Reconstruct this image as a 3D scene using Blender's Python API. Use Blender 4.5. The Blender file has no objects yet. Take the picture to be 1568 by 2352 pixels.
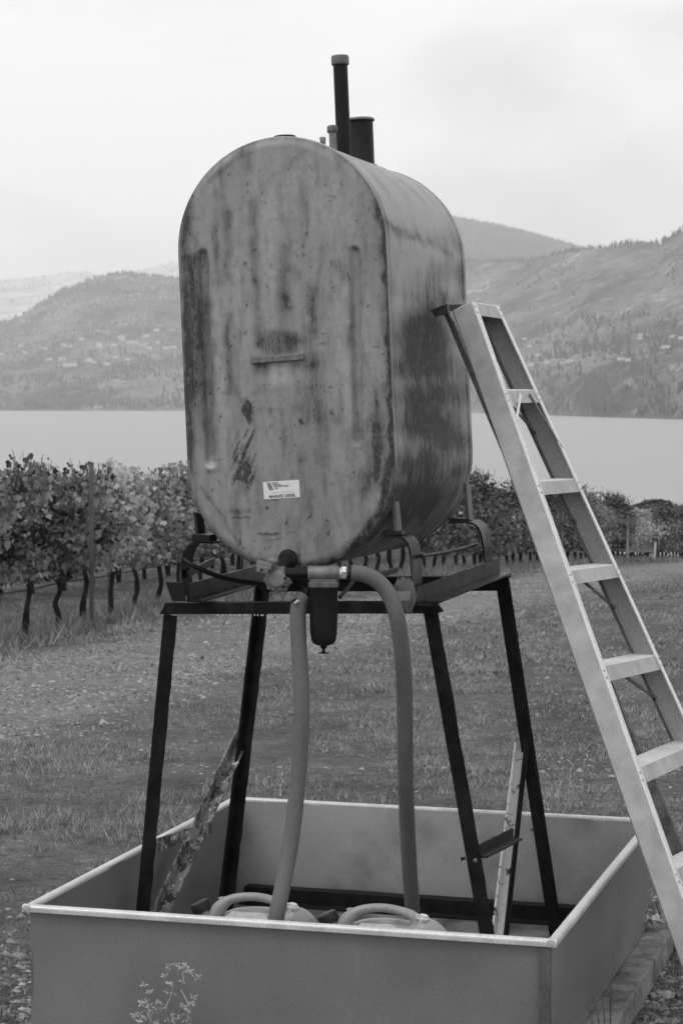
import bpy, math, random
import numpy as np
from mathutils import Vector, Matrix, noise
random.seed(7); rng = np.random.default_rng(7)
S = bpy.context.scene
C = S.collection
R = math.radians

# ------------------------------------------------------------------ camera
# measurements were taken on a 1568 x 2352 view of the photograph
F = 5000.0; CU, CV, HV = 784.0, 1176.0, 922.0
EYE = 1.86
PITCH = math.atan((CV - HV) / F)
cam_d = bpy.data.cameras.new('camera'); cam = bpy.data.objects.new('camera', cam_d); C.objects.link(cam)
cam_d.sensor_fit = 'VERTICAL'; cam_d.sensor_height = 22.2; cam_d.lens = F / 2352 * 22.2
cam_d.clip_start = 0.1; cam_d.clip_end = 40000
cam_d.dof.use_dof = True; cam_d.dof.focus_distance = 6.5; cam_d.dof.aperture_fstop = 9.0
cam.location = (0, 0, EYE); cam.rotation_euler = (math.pi / 2 - PITCH, 0, 0)
S.camera = cam
FW = Vector((0, math.cos(PITCH), -math.sin(PITCH))); UP = Vector((0, math.sin(PITCH), math.cos(PITCH))); O = Vector((0, 0, EYE))
def ray(u, v): return Vector(((u - CU) / F, 0, 0)) + UP * ((CV - v) / F) + FW
def P(u, v, Y):                       # world point seen at (u, v) that stands Y metres in front of the eye
    d = ray(u, v); return O + d * (Y / d.y)
def onz(u, v, z):                     # world point at (u, v) on the level z
    d = ray(u, v); return O + d * ((z - EYE) / d.z)

# ------------------------------------------------------------------ world, sun, exposure
SUN_EL, SUN_AZ = 55, -35
w = bpy.data.worlds.new('World'); S.world = w; w.use_nodes = True
nt = w.node_tree; nt.nodes.clear()
def nn(t, k, **kw):
    n = t.nodes.new(k)
    for a, b in kw.items():
        if a in ('inp',):
            for i, val in b.items(): n.inputs[i].default_value = val
        else: setattr(n, a, b)
    return n
sky = nn(nt, 'ShaderNodeTexSky', sky_type='NISHITA', sun_disc=False, sun_elevation=R(SUN_EL), sun_rotation=R(SUN_AZ))
bw = nn(nt, 'ShaderNodeRGBToBW'); nt.links.new(sky.outputs[0], bw.inputs[0])
tc = nn(nt, 'ShaderNodeTexCoord')
mp = nn(nt, 'ShaderNodeMapping'); mp.inputs['Scale'].default_value = (1.0, 1.0, 2.2); mp.inputs['Location'].default_value = (0.4, 0.1, 0.25)
nt.links.new(tc.outputs['Generated'], mp.inputs[0])
cn = nn(nt, 'ShaderNodeTexNoise'); cn.inputs['Scale'].default_value = 4.2; cn.inputs['Detail'].default_value = 5; cn.inputs['Roughness'].default_value = .5
cn.inputs['Distortion'].default_value = .5
nt.links.new(mp.outputs[0], cn.inputs[0])
cr = nn(nt, 'ShaderNodeMapRange'); cr.inputs['From Min'].default_value = .30; cr.inputs['From Max'].default_value = .56
cr.inputs['To Min'].default_value = 5.5; cr.inputs['To Max'].default_value = 8.1
nt.links.new(cn.outputs[0], cr.inputs[0])
mx = nn(nt, 'ShaderNodeMix', data_type='FLOAT'); mx.inputs[0].default_value = .9
nt.links.new(bw.outputs[0], mx.inputs[2]); nt.links.new(cr.outputs[0], mx.inputs[3])
bg = nn(nt, 'ShaderNodeBackground'); bg.inputs[1].default_value = .1
nt.links.new(mx.outputs[0], bg.inputs[0])
wo = nn(nt, 'ShaderNodeOutputWorld'); nt.links.new(bg.outputs[0], wo.inputs[0])
sl = bpy.data.lights.new('sun', 'SUN'); sl.energy = .55; sl.angle = R(25); sl.color = (1, 1, 1)
so = bpy.data.objects.new('sun', sl); C.objects.link(so)
a, e = R(SUN_AZ), R(SUN_EL)
sd = Vector((math.sin(a) * math.cos(e), math.cos(a) * math.cos(e), math.sin(e)))
sd = Vector((-.55, -.35, .85)).normalized(); so.rotation_euler = sd.to_track_quat('Z', 'Y').to_euler()
sky.sun_elevation = math.asin(sd.z); sky.sun_rotation = math.atan2(sd.x, sd.y)
S.view_settings.view_transform = 'Standard'; S.view_settings.look = 'None'; S.view_settings.gamma = 1
S.view_settings.exposure = 0.5; S.view_settings.use_curve_mapping = False
S.cycles.volume_bounces = 4; S.cycles.max_bounces = 8; S.cycles.transparent_max_bounces = 8

# ------------------------------------------------------------------ materials (a black and white photograph: all greys)
def g(v): return (v, v, v, 1)
def newmat(name):
    m = bpy.data.materials.new(name); m.use_nodes = True; t = m.node_tree; b = t.nodes['Principled BSDF']
    return m, t, b
def L(t, a, b): t.links.new(a, b)
def ntex(t, scale, detail=5, rough=.55, stretch=(1, 1, 1), coord='Object', dist=0):
    c = nn(t, 'ShaderNodeTexCoord'); m = nn(t, 'ShaderNodeMapping'); m.inputs['Scale'].default_value = stretch
    L(t, c.outputs[coord], m.inputs[0])
    n = nn(t, 'ShaderNodeTexNoise'); n.inputs['Scale'].default_value = scale; n.inputs['Detail'].default_value = detail
    n.inputs['Roughness'].default_value = rough; n.inputs['Distortion'].default_value = dist
    L(t, m.outputs[0], n.inputs[0]); return n.outputs[0]
def rmp(t, src, a, b, c=0., d=1.):
    n = nn(t, 'ShaderNodeMapRange'); n.inputs[1].default_value = a; n.inputs[2].default_value = b
    n.inputs[3].default_value = c; n.inputs[4].default_value = d; L(t, src, n.inputs[0]); return n.outputs[0]
def mth(t, op, a, b, clamp=False):
    n = nn(t, 'ShaderNodeMath', operation=op, use_clamp=clamp)
    for i, x in enumerate((a, b)):
        if isinstance(x, (int, float)): n.inputs[i].default_value = x
        else: L(t, x, n.inputs[i])
    return n.outputs[0]
def mixf(t, f, a, b):
    n = nn(t, 'ShaderNodeMix', data_type='FLOAT')
    for i, x in ((0, f), (2, a), (3, b)):
        if isinstance(x, (int, float)): n.inputs[i].default_value = x
        else: L(t, x, n.inputs[i])
    return n.outputs[0]
def bump(t, b, h, strength, dist=.01):
    n = nn(t, 'ShaderNodeBump'); n.inputs['Strength'].default_value = strength; n.inputs['Distance'].default_value = dist
    L(t, h, n.inputs['Height']); L(t, n.outputs[0], b.inputs['Normal'])
def grunge(name, c1, c2, scale=8, stretch=(1, 1, 1), lo=.35, hi=.65, rough=.6, metal=0., fine=60, bstr=.25, bdist=.002, coord='Object', spec=.5):
    m, t, b = newmat(name)
    n1 = rmp(t, ntex(t, scale, 6, .6, stretch, coord), lo, hi)
    n2 = ntex(t, fine, 4, .6, stretch, coord)
    col = mth(t, 'MULTIPLY', mixf(t, n1, c1, c2), rmp(t, n2, .3, .7, .8, 1.2))
    L(t, col, b.inputs['Base Color']); b.inputs['Roughness'].default_value = rough; b.inputs['Metallic'].default_value = metal
    b.inputs['Specular IOR Level'].default_value = spec
    L(t, rmp(t, n1, 0, 1, rough - .08, rough + .08), b.inputs['Roughness'])
    bump(t, b, mth(t, 'ADD', n2, mth(t, 'MULTIPLY', n1, .5)), bstr, bdist)
    return m
M = {}
M['rust'] = grunge('rusty_dark_steel', .006, .018, 14, rough=.8, fine=120, bstr=.8, bdist=.003, spec=.12)
M['rust_beam'] = grunge('rusty_beam', .006, .03, 22, stretch=(1, 1, .5), lo=.5, hi=.72, rough=.7, fine=160, bstr=.8, bdist=.003, spec=.2)
M['black'] = grunge('black_paint', .006, .012, 12, rough=.42, fine=90, bstr=.2, bdist=.001, spec=.25)
M['black_dull'] = grunge('black_dull', .007, .02, 18, rough=.6, fine=140, bstr=.5, bdist=.002, spec=.2)
M['greypipe'] = grunge('galvanised_pipe', .10, .20, 40, rough=.5, metal=.3, fine=150)
M['cap'] = grunge('cast_cap', .08, .15, 50, rough=.55, fine=200, bstr=.4)
M['castalu'] = grunge('cast_metal', .13, .24, 25, rough=.5, metal=.4, fine=220, bstr=.3)
M['nut'] = grunge('bright_nut', .5, .8, 60, rough=.3, metal=.8)
M['hose'] = grunge('rubber_hose', .11, .14, 20, stretch=(1, 1, .15), rough=.55, fine=300, bstr=.35, bdist=.001, spec=.4)
M['tray'] = grunge('tray_sheet', .18, .225, 2.2, rough=.5, metal=.35, fine=300, bstr=.12, bdist=.001)
M['traystain'] = grunge('tray_sheet_stained', .29, .48, 4.5, rough=.52, metal=.35, fine=300, bstr=.12, bdist=.001, lo=.3, hi=.55)
M['rim'] = grunge('rim_metal', .54, .70, 12, rough=.42, metal=.3, fine=200, bstr=.15)
M['trayfloor'] = grunge('tray_floor', .05, .3, 5, lo=.3, hi=.62, rough=.35, metal=.1, fine=80)
M['alu'] = grunge('ladder_aluminium', .38, .43, 3, lo=.3, hi=.7, rough=.5, metal=.3, fine=14, bstr=.0, bdist=.001)
M['alu_edge'] = grunge('ladder_flange', .66, .8, 9, rough=.4, metal=.5, fine=180, bstr=.1, bdist=.001)
M['alu_in'] = grunge('ladder_inside', .36, .44, 3, stretch=(1, 1, 1), lo=.3, hi=.7, rough=.5, metal=.3, fine=160, bstr=.1, bdist=.001)
M['alu_dark'] = grunge('ladder_brace_dull', .10, .2, 20, rough=.5, metal=.5)
M['jerry'] = grunge('jerry_plastic', .27, .33, 8, rough=.33, fine=200, bstr=.15, bdist=.001)
M['jerrylabel'] = grunge('jerry_label', .42, .48, 8, rough=.4)
M['capblack'] = grunge('cap_black', .012, .02, 20, rough=.45)
M['white'] = grunge('white_plastic', .55, .65, 20, rough=.4)
M['wood'] = grunge('weathered_wood', .10, .30, 6, stretch=(1, 1, 1), lo=.4, hi=.6, rough=.8, fine=70, bstr=.6, bdist=.004, spec=.2)
M['trunk'] = grunge('vine_bark', .012, .05, 20, stretch=(1, 1, .3), rough=.9, fine=60, bstr=.8, bdist=.01, spec=.1)
M['post'] = grunge('trellis_post', .08, .16, 10, stretch=(1, 1, .2), rough=.85, fine=60, spec=.1)
M['postlight'] = grunge('pale_post', .35, .5, 10, rough=.7)
M['stake'] = grunge('white_stake', .7, .8, 10, rough=.5)
M['wire'] = grunge('irrigation_line', .02, .05, 30, rough=.6)
M['housewall'] = grunge('house_wall', .75, .85, 1, rough=.8)
M['houseroof'] = grunge('house_roof', .2, .5, 1, rough=.8)
M['weed'] = grunge('dry_weed', .30, .42, 30, rough=.8)
M['rivet'] = grunge('rivet_metal', .35, .5, 60, rough=.4, metal=.6)
M['ink'] = grunge('ink_grey', .10, .12, 60, rough=.5)
M['ink_pale'] = grunge('ink_pale', .38, .42, 60, rough=.5)
M['sticker'] = grunge('sticker_white', .72, .78, 30, rough=.4, fine=300, bstr=.02)

def attr_mat(name, attr, lo, hi, rough=.8, noise_scale=None, namt=.2, spec=.2, trans=0., metal=0., stretch=(1, 1, 1)):
    m, t, b = newmat(name)
    an = nn(t, 'ShaderNodeAttribute', attribute_name=attr)
    col = mixf(t, an.outputs['Fac'], lo, hi)
    if noise_scale:
        col = mth(t, 'MULTIPLY', col, rmp(t, ntex(t, noise_scale, 5, .6, stretch), .3, .7, 1 - namt, 1 + namt))
    L(t, col, b.inputs['Base Color']); b.inputs['Roughness'].default_value = rough; b.inputs['Specular IOR Level'].default_value = spec
    b.inputs['Metallic'].default_value = metal
    if trans:
        tr = nn(t, 'ShaderNodeBsdfTranslucent'); L(t, col, tr.inputs[0])
        ms = nn(t, 'ShaderNodeMixShader'); ms.inputs[0].default_value = trans
        out = t.nodes['Material Output']; L(t, b.outputs[0], ms.inputs[1]); L(t, tr.outputs[0], ms.inputs[2]); L(t, ms.outputs[0], out.inputs[0])
    return m
M['leaf'] = attr_mat('vine_leaf', 'tone', .04, .6, rough=.55, spec=.35, trans=.3)
M['grass'] = attr_mat('dry_grass', 'tone', .06, .6, rough=.85, spec=.1, trans=.15)
M['stone'] = attr_mat('gravel_stone', 'tone', .04, .42, rough=.6, spec=.4)
M['conifer'] = attr_mat('conifer_needles', 'tone', .045, .13, rough=.9, spec=.05)

# peeling white paint over rust
m, t, b = newmat('flaking_white_paint'); M['flake'] = m
fl = rmp(t, ntex(t, 24, 9, .72, (1, 1, .6)), .45, .51); f2 = rmp(t, ntex(t, 55, 6, .7), .57, .60, 0, .4)
L(t, mth(t, 'ADD', mixf(t, fl, .03, .2), mth(t, 'MULTIPLY', f2, fl)), b.inputs['Base Color']); b.inputs['Roughness'].default_value = .65
bump(t, b, fl, .5, .002)
m, t, b = newmat('flaking_brighter_paint'); M['flake2'] = m
fl = rmp(t, ntex(t, 13, 9, .75, (1, 1, .6)), .42, .46)
L(t, mixf(t, fl, .02, .62), b.inputs['Base Color']); b.inputs['Roughness'].default_value = .65
bump(t, b, fl, .5, .002)

# tank paint: 'stain' vertex weights are old diesel and rust stains plus painted groove shade, 'pale' the worn chalky patches plus painted groove glints
def tankmat(name, base, streak):
    m, t, b = newmat(name)
    st = nn(t, 'ShaderNodeAttribute', attribute_name='stain').outputs['Fac']
    pl = nn(t, 'ShaderNodeAttribute', attribute_name='pale').outputs['Fac']
    big = ntex(t, 5, 6, .6, streak); fine = ntex(t, 95, 5, .7, (1, 1, .6)); mid = ntex(t, 26, 6, .65, streak, dist=.3)
    stn = mth(t, 'MULTIPLY', st, rmp(t, mid, .3, .7, .6, 1.32), clamp=True)
    stn = mth(t, 'MULTIPLY', stn, rmp(t, ntex(t, 150, 4, .75, (1, 1, .5)), .35, .65, .74, 1.22), clamp=True)
    stn = mth(t, 'ADD', stn, rmp(t, big, .5, .78, 0, .42), clamp=True)
    col = mixf(t, stn, base, .035)
    col = mth(t, 'ADD', col, mth(t, 'MULTIPLY', pl, .16))
    col = mth(t, 'MULTIPLY', col, rmp(t, fine, .3, .7, .86, 1.12))
    spk = rmp(t, ntex(t, 55, 2, .5), .70, .74, 1, .45)
    col = mth(t, 'MULTIPLY', col, spk)
    L(t, col, b.inputs['Base Color'])
    L(t, mixf(t, stn, .46, .62), b.inputs['Roughness']); b.inputs['Specular IOR Level'].default_value = .4
    bump(t, b, mth(t, 'ADD', fine, mid), .18, .0015)
    return m
M['tankface'] = tankmat('tank_face_paint', .30, (2.2, 1, .35))
M['tankside'] = tankmat('tank_side_paint', .30, (1, 1.1, .8))

# ------------------------------------------------------------------ mesh helpers
class MB:
    def __init__(s): s.v = []; s.f = []; s.sm = []
    def add(s, vs, fs, smooth=False):
        o = len(s.v); s.v += [tuple(x) for x in vs]; s.f += [[i + o for i in f] for f in fs]; s.sm += [smooth] * len(fs); return s
    def box(s, c, size, rot=None):
        h = Vector(size) / 2; c = Vector(c); vs = []
        for x in (-1, 1):
            for y in (-1, 1):
                for z in (-1, 1):
                    p = Vector((x * h.x, y * h.y, z * h.z)); vs.append(c + (rot @ p if rot else p))
        return s.add(vs, [(0, 1, 3, 2), (4, 6, 7, 5), (0, 4, 5, 1), (2, 3, 7, 6), (0, 2, 6, 4), (1, 5, 7, 3)])
    def sweep(s, prof, p0, p1, xd, yd, n=1, jit=0., p0c=None):
        p0, p1 = Vector(p0), Vector(p1); xd, yd = Vector(xd), Vector(yd); k = len(prof); vs = []; fs = []
        for i in range(n + 1):
            c = p0.lerp(p1, i / n)
            for (x, y) in prof:
                q = c + xd * x + yd * y
                if jit and 0 < i < n: q += xd * random.uniform(-jit, jit) * (abs(x) > .02) + yd * random.uniform(-jit, jit) * (abs(y) > .02)
                vs.append(q)
        for i in range(n):
            for j in range(k):
                a, b2 = i * k + j, i * k + (j + 1) % k; fs.append((a, b2, b2 + k, a + k))
        fs.append(tuple(range(k))[::-1]); fs.append(tuple(n * k + j for j in range(k)))
        return s.add(vs, fs)
    def tube(s, pts, r, n=14, close=True, smooth_path=0):
        pts = [Vector(p) for p in pts]
        if smooth_path: pts = crom(pts, smooth_path)
        m = len(pts); rs = r if isinstance(r, (list, tuple)) else [r] * m
        if len(rs) != m:
            rs = [rs[min(len(rs) - 1, int(i / (m - 1) * (len(rs) - 1)))] * (1 - fr(i / (m - 1) * (len(rs) - 1))) + rs[min(len(rs) - 1, int(i / (m - 1) * (len(rs) - 1)) + 1)] * fr(i / (m - 1) * (len(rs) - 1)) for i in range(m)]
        vs = []; fs = []; nrm = None
        for i in range(m):
            tdir = (pts[min(i + 1, m - 1)] - pts[max(i - 1, 0)]).normalized()
            if nrm is None:
                nrm = tdir.orthogonal().normalized()
            nrm = (nrm - tdir * nrm.dot(tdir)).normalized(); bn = tdir.cross(nrm)
            for j in range(n):
                an = 2 * math.pi * j / n; vs.append(pts[i] + (nrm * math.cos(an) + bn * math.sin(an)) * rs[i])
        for i in range(m - 1):
            for j in range(n):
                a = i * n + j; b2 = i * n + (j + 1) % n; fs.append((a, b2, b2 + n, a + n))
        s.add(vs, fs, True)
        if close: s.add([vs[j] for j in range(n)], [tuple(range(n))[::-1]]); s.add(vs[-n:], [tuple(range(n))])
        return s
    def lathe(s, prof, c, axis=(0, 0, 1), n=28, smooth=True):
        c = Vector(c); ax = Vector(axis).normalized(); x = ax.orthogonal().normalized(); y = ax.cross(x); vs = []; fs = []
        for (r, h) in prof:
            for j in range(n):
                an = 2 * math.pi * j / n; vs.append(c + ax * h + (x * math.cos(an) + y * math.sin(an)) * r)
        for i in range(len(prof) - 1):
            for j in range(n):
                a = i * n + j; b2 = i * n + (j + 1) % n; fs.append((a, b2, b2 + n, a + n))
        s.add(vs, fs, smooth)
        s.add(vs[:n], [tuple(range(n))[::-1]]); s.add(vs[-n:], [tuple(range(n))]); return s
    def build(s, name, mat, parent=None, loc=None, bevel=0., attrs=None, kind=None):
        me = bpy.data.meshes.new(name); me.from_pydata(s.v, [], s.f); me.update()
        me.polygons.foreach_set('use_smooth', s.sm)
        if attrs:
            for k, vals in attrs.items():
                at = me.attributes.new(k, 'FLOAT', 'POINT'); at.data.foreach_set('value', list(vals))
        me.materials.append(mat if not isinstance(mat, str) else M[mat])
        o = bpy.data.objects.new(name, me); C.objects.link(o)
        if parent:
            o.parent = parent
            if loc is None and 'base' in parent.keys(): pass
            bo = BASE.get(parent.name)
            if loc is not None: o.location = loc
            elif bo is not None: o.location = -bo
        elif loc is not None: o.location = loc
        if bevel:
            md = o.modifiers.new('bevel', 'BEVEL'); md.width = bevel; md.segments = 2; md.limit_method = 'ANGLE'; md.angle_limit = R(35)
            for p in me.polygons: p.use_smooth = False
        if kind: o['kind'] = kind
        return o
BASE = {}
def fr(x): return x - math.floor(x)
def crom(pts, k):
    out = []; n = len(pts)
    for i in range(n - 1):
        p0 = pts[max(i - 1, 0)]; p1 = pts[i]; p2 = pts[i + 1]; p3 = pts[min(i + 2, n - 1)]
        for j in range(k):
            t = j / k
            out.append(.5 * ((2 * p1) + (p2 - p0) * t + (2 * p0 - 5 * p1 + 4 * p2 - p3) * t * t + (3 * p1 - p0 - 3 * p2 + p3) * t ** 3))
    out.append(pts[-1]); return out
def thing(name, label, cat, loc=(0, 0, 0), group=None, mat=None, base=None):
    o = bpy.data.objects.new(name, None); C.objects.link(o); o.empty_display_size = .1
    if mat is not None: o.matrix_world = mat
    else: o.location = loc
    BASE[o.name] = Vector(base) if base is not None else Vector(loc)
    return tag(o, label, cat, group)
def tag(o, label=None, cat=None, group=None, kind=None):
    if label: o['label'] = label
    if cat: o['category'] = cat
    if group: o['group'] = group
    if kind: o['kind'] = kind
    return o
def copy_tree(o, loc, rotz=0., scale=None, label=None, group=None):
    c = o.copy(); C.objects.link(c); c.location = loc; c.rotation_euler = (0, 0, rotz)
    if scale: c.scale = scale
    if label: c['label'] = label
    if group: c['group'] = group
    for ch in list(o.children):
        d = ch.copy(); C.objects.link(d); d.parent = c
        for e2 in list(ch.children):
            f2 = e2.copy(); C.objects.link(f2); f2.parent = d
    return c
def npmesh(name, verts, faces, mat, attrs=None, smooth=False, kind=None):
    me = bpy.data.meshes.new(name); nv = len(verts); nf, k = faces.shape
    me.vertices.add(nv); me.vertices.foreach_set('co', verts.astype(np.float32).ravel())
    me.loops.add(nf * k); me.loops.foreach_set('vertex_index', faces.astype(np.int32).ravel())
    me.polygons.add(nf); me.polygons.foreach_set('loop_start', (np.arange(nf) * k).astype(np.int32))
    me.update(calc_edges=True)
    me.polygons.foreach_set('use_smooth', np.full(nf, smooth))
    if attrs:
        for kk, vals in attrs.items():
            at = me.attributes.new(kk, 'FLOAT', 'POINT'); at.data.foreach_set('value', np.asarray(vals, dtype=np.float32))
    me.materials.append(M[mat] if isinstance(mat, str) else mat)
    o = bpy.data.objects.new(name, me); C.objects.link(o)
    if kind: o['kind'] = kind
    return o
def sm(x, a, b):
    t = np.clip((np.asarray(x, dtype=float) - a) / (b - a), 0, 1); return t * t * (3 - 2 * t)

# ------------------------------------------------------------------ ground
TRAY_C = np.array([.085, 6.75]); ED = Vector((.957, -.29, 0)).normalized(); SDV = Vector((.29, .957, 0)).normalized()
def nz2(x, y, s, seed=0):
    return noise.noise(Vector((x * s, y * s, seed * 7.3)))
def G0(X, Y):
    Y = np.asarray(Y, dtype=float)
    return np.maximum(-.44 * (np.clip(Y - 8, 0, None) / 15) ** 1.42, -28)
def ground_z(x, y):
    dq = -(x * .957 - y * .29 + 9.8)
    return float(G0(x, y)) + .10 * min(14., max(0., dq - .6)) - .2 * float(sm(-x, 1.6, 3.6)) * min(1, max(0, (y - 14) / 8)) + .05 * nz2(x, y, .35) * min(1, max(0, (math.hypot(x - .1, y - 6.7) - 1.3))) 
def trackmask(X, Y):
    q = X * .957 - Y * .29
    return sm(q, -8.2, -7.4) * (1 - sm(q, -5.9, -4.9))
def nearmask(X, Y):
    lx = (X - TRAY_C[0]) * ED.x + (Y - TRAY_C[1]) * ED.y; ly = (X - TRAY_C[0]) * SDV.x + (Y - TRAY_C[1]) * SDV.y
    d = np.maximum(np.abs(lx) - .78, np.abs(ly) - .85); return d
ys = np.concatenate([np.linspace(-30, 3, 12), np.linspace(3.2, 30, 240), np.geomspace(30.3, 420, 110)])
ss = np.linspace(-1, 1, 221); ss = np.sign(ss) * np.abs(ss) ** 1.25
V = []; 
for y in ys:
    wd = 1.3 * (abs(y) + 14)
    for s_ in ss:
        x = s_ * wd; V.append((x, y, ground_z(x, y)))
V = np.array(V); ny, nx = len(ys), len(ss)
I = np.arange(ny * nx).reshape(ny, nx)
Fq = np.stack([I[:-1, :-1], I[:-1, 1:], I[1:, 1:], I[1:, :-1]], -1).reshape(-1, 4)
tm = trackmask(V[:, 0], V[:, 1])
m, t, b = newmat('ground_soil_and_grass'); M['ground'] = m
n1 = ntex(t, 1.1, 6, .6); n2 = ntex(t, 14, 6, .7); n3 = ntex(t, 60, 4, .7)
tk = nn(t, 'ShaderNodeAttribute', attribute_name='track').outputs['Fac']
gr = mixf(t, rmp(t, n1, .35, .65), .09, .18)
tr_ = mixf(t, rmp(t, n1, .35, .65), .19, .27)
col = mixf(t, tk, gr, tr_)
col = mth(t, 'MULTIPLY', col, rmp(t, n2, .3, .7, .6, 1.4)); col = mth(t, 'MULTIPLY', col, rmp(t, n3, .3, .7, .45, 1.55))
L(t, col, b.inputs['Base Color']); b.inputs['Roughness'].default_value = .9; b.inputs['Specular IOR Level'].default_value = .15
bump(t, b, mth(t, 'ADD', n2, n3), .9, .03)
npmesh('ground', V, Fq, 'ground', {'track': tm}, True, 'structure')

def in_view(n, y0, y1, p=1.0, margin=.20):
    Y = y0 + (y1 - y0) * rng.random(n) ** p
    half = .157 * (1 + margin); X = (rng.random(n) * 2 - 1) * half * Y * 1.05 
    return X, Y
def gz(X, Y): return np.array([ground_z(x, y) for x, y in zip(X, Y)])

# grass: blades in clumps
def make_grass(name, n, y0, y1, p, blades, hmin, hmax, wid, label):
    X, Y = in_view(n, y0, y1, p)
    dens = np.array([.5 + nz2(x, y, .9, 3) * .9 + nz2(x, y, 3.1, 5) * .7 for x, y in zip(X, Y)])
    tkm = trackmask(X, Y); nm = nearmask(X, Y)
    keep = (nm > .06) & (rng.random(n) < np.clip(dens * 1.35 - .1, .03, 1) * (1 - .97 * tkm) * np.where(nm < .5, .35, 1))
    X, Y, dens = X[keep], Y[keep], dens[keep]; Z = gz(X, Y); m_ = len(X)
    hs = (hmin + (hmax - hmin) * rng.random(m_) ** 2.2) * (.55 + .9 * np.clip(dens, 0, 1))
    tn = np.clip(rng.normal(.42, .22, m_) + (dens - .5) * .15, 0, 1)
    rep = lambda a: np.repeat(a, blades)
    bx = rep(X) + rng.normal(0, .022, m_ * blades); by = rep(Y) + rng.normal(0, .022, m_ * blades); bz = rep(Z)
    h = rep(hs) * rng.uniform(.5, 1.1, m_ * blades); an = rng.uniform(0, 2 * np.pi, m_ * blades); ln = rng.uniform(.15, 1.5, m_ * blades) * h
    wa = rng.uniform(0, np.pi, m_ * blades); ww = wid * rng.uniform(.6, 1.4, m_ * blades)
    v0 = np.stack([bx - np.cos(wa) * ww, by - np.sin(wa) * ww, bz - .01], -1)
    v1 = np.stack([bx + np.cos(wa) * ww, by + np.sin(wa) * ww, bz - .01], -1)
    v2 = np.stack([bx + np.cos(an) * ln, by + np.sin(an) * ln, bz + h], -1)
    VV = np.stack([v0, v1, v2], 1).reshape(-1, 3); FF = np.arange(len(VV)).reshape(-1, 3)
    tone = np.repeat(np.clip(rep(tn) + rng.normal(0, .2, m_ * blades), 0, 1), 3)
    o = npmesh(name, VV, FF, 'grass', {'tone': tone}, False, 'stuff')
    tag(o, label, 'grass'); return o
make_grass('dry_grass', 38000, 4.6, 17, 1.25, 9, .010, .048, .0021, 'short dry grass growing in the field around the metal tray')
make_grass('field_grass', 30000, 16, 46, 1.3, 8, .015, .060, .0045, 'short pale grass on the field beyond the gravel track')
# longer grass at the foot of the vines
def rowpt(k, off=0.):                       # row runs away to the right; k metres along it
    return (-4.2 + .29 * k - .957 * off, 20 + .957 * k + .29 * off)
N = 9000; K = rng.uniform(-3, 66, N); OFF = rng.normal(.0, .55, N); X = -4.2 + .29 * K - .957 * OFF; Y = 20 + .957 * K + .29 * OFF
Z = gz(X, Y); bl = 9
bx = np.repeat(X, bl) + rng.normal(0, .04, N * bl); by = np.repeat(Y, bl) + rng.normal(0, .04, N * bl); bz = np.repeat(Z, bl)
h = rng.uniform(.03, .20, N * bl) * np.repeat(rng.uniform(.35, 1.2, N), bl); an = rng.uniform(0, 6.28, N * bl); ln = h * rng.uniform(.1, 1.3, N * bl); wa = rng.uniform(0, 3.14, N * bl); ww = .008
VV = np.stack([np.stack([bx - np.cos(wa) * ww, by - np.sin(wa) * ww, bz - .01], -1), np.stack([bx + np.cos(wa) * ww, by + np.sin(wa) * ww, bz - .01], -1),
               np.stack([bx + np.cos(an) * ln, by + np.sin(an) * ln, bz + h], -1)], 1).reshape(-1, 3)
tone = np.repeat(np.clip(np.repeat(rng.normal(.42, .16, N), bl) + rng.normal(0, .1, N * bl), 0, 1), 3)
tag(npmesh('long_grass', VV, np.arange(len(VV)).reshape(-1, 3), 'grass', {'tone': tone}, False, 'stuff'), 'longer pale grass along the foot of the grapevines', 'grass')

# gravel: small angular stones
def make_stones(name, X, Y, size, label, tmean=.35):
    n = len(X); Z = gz(X, Y)
    base = np.array([(0, 0, 1), (.9, 0, .1), (.28, .85, .15), (-.75, .5, .05), (-.7, -.55, .1), (.3, -.85, 0), (0, 0, -.6)])
    fc = np.array([(0, 1, 2), (0, 2, 3), (0, 3, 4), (0, 4, 5), (0, 5, 1), (6, 2, 1), (6, 3, 2), (6, 4, 3), (6, 5, 4), (6, 1, 5)])
    jit = 1 + rng.normal(0, .22, (n, 7, 3)); v = base[None] * jit
    an = rng.uniform(0, 6.28, n); c_, s_ = np.cos(an), np.sin(an)
    x = v[..., 0] * c_[:, None] - v[..., 1] * s_[:, None]; y = v[..., 0] * s_[:, None] + v[..., 1] * c_[:, None]
    sz = size * np.exp(rng.normal(0, .32, n)); fl_ = rng.uniform(.3, .7, n)
    VV = np.stack([X[:, None] + x * sz[:, None], Y[:, None] + y * sz[:, None], Z[:, None] + v[..., 2] * (sz * fl_)[:, None]], -1).reshape(-1, 3)
    FF = (fc[None] + (np.arange(n) * 7)[:, None, None]).reshape(-1, 3)
    tone = np.repeat(np.clip(rng.normal(tmean, .27, n), 0, .9), 7)
    tag(npmesh(name, VV, FF, 'stone', {'tone': tone}, False, 'stuff'), label, 'gravel')
X, Y = in_view(110000, 11, 42, 1.3); k = rng.random(len(X)) < trackmask(X, Y) * np.array([.55 + nz2(x, y, 1.2, 9) for x, y in zip(X, Y)]) + .02
make_stones('track_gravel', X[k], Y[k], .0125, 'loose gravel scattered over the farm track', .44)
X, Y = in_view(26000, 8, 34, 1.3); k = np.array([nz2(x, y, .6, 12) for x, y in zip(X, Y)]) + rng.random(len(X)) > .75
make_stones('field_stones', X[k], Y[k], .009, 'small stones lying between the grass over the field', .36)
X, Y = in_view(26000, 4.6, 9.5, 1.1, .35); nm = nearmask(X, Y); k = (nm > .05) & (rng.random(len(X)) < 1 - sm(nm, .25, .9))
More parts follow.
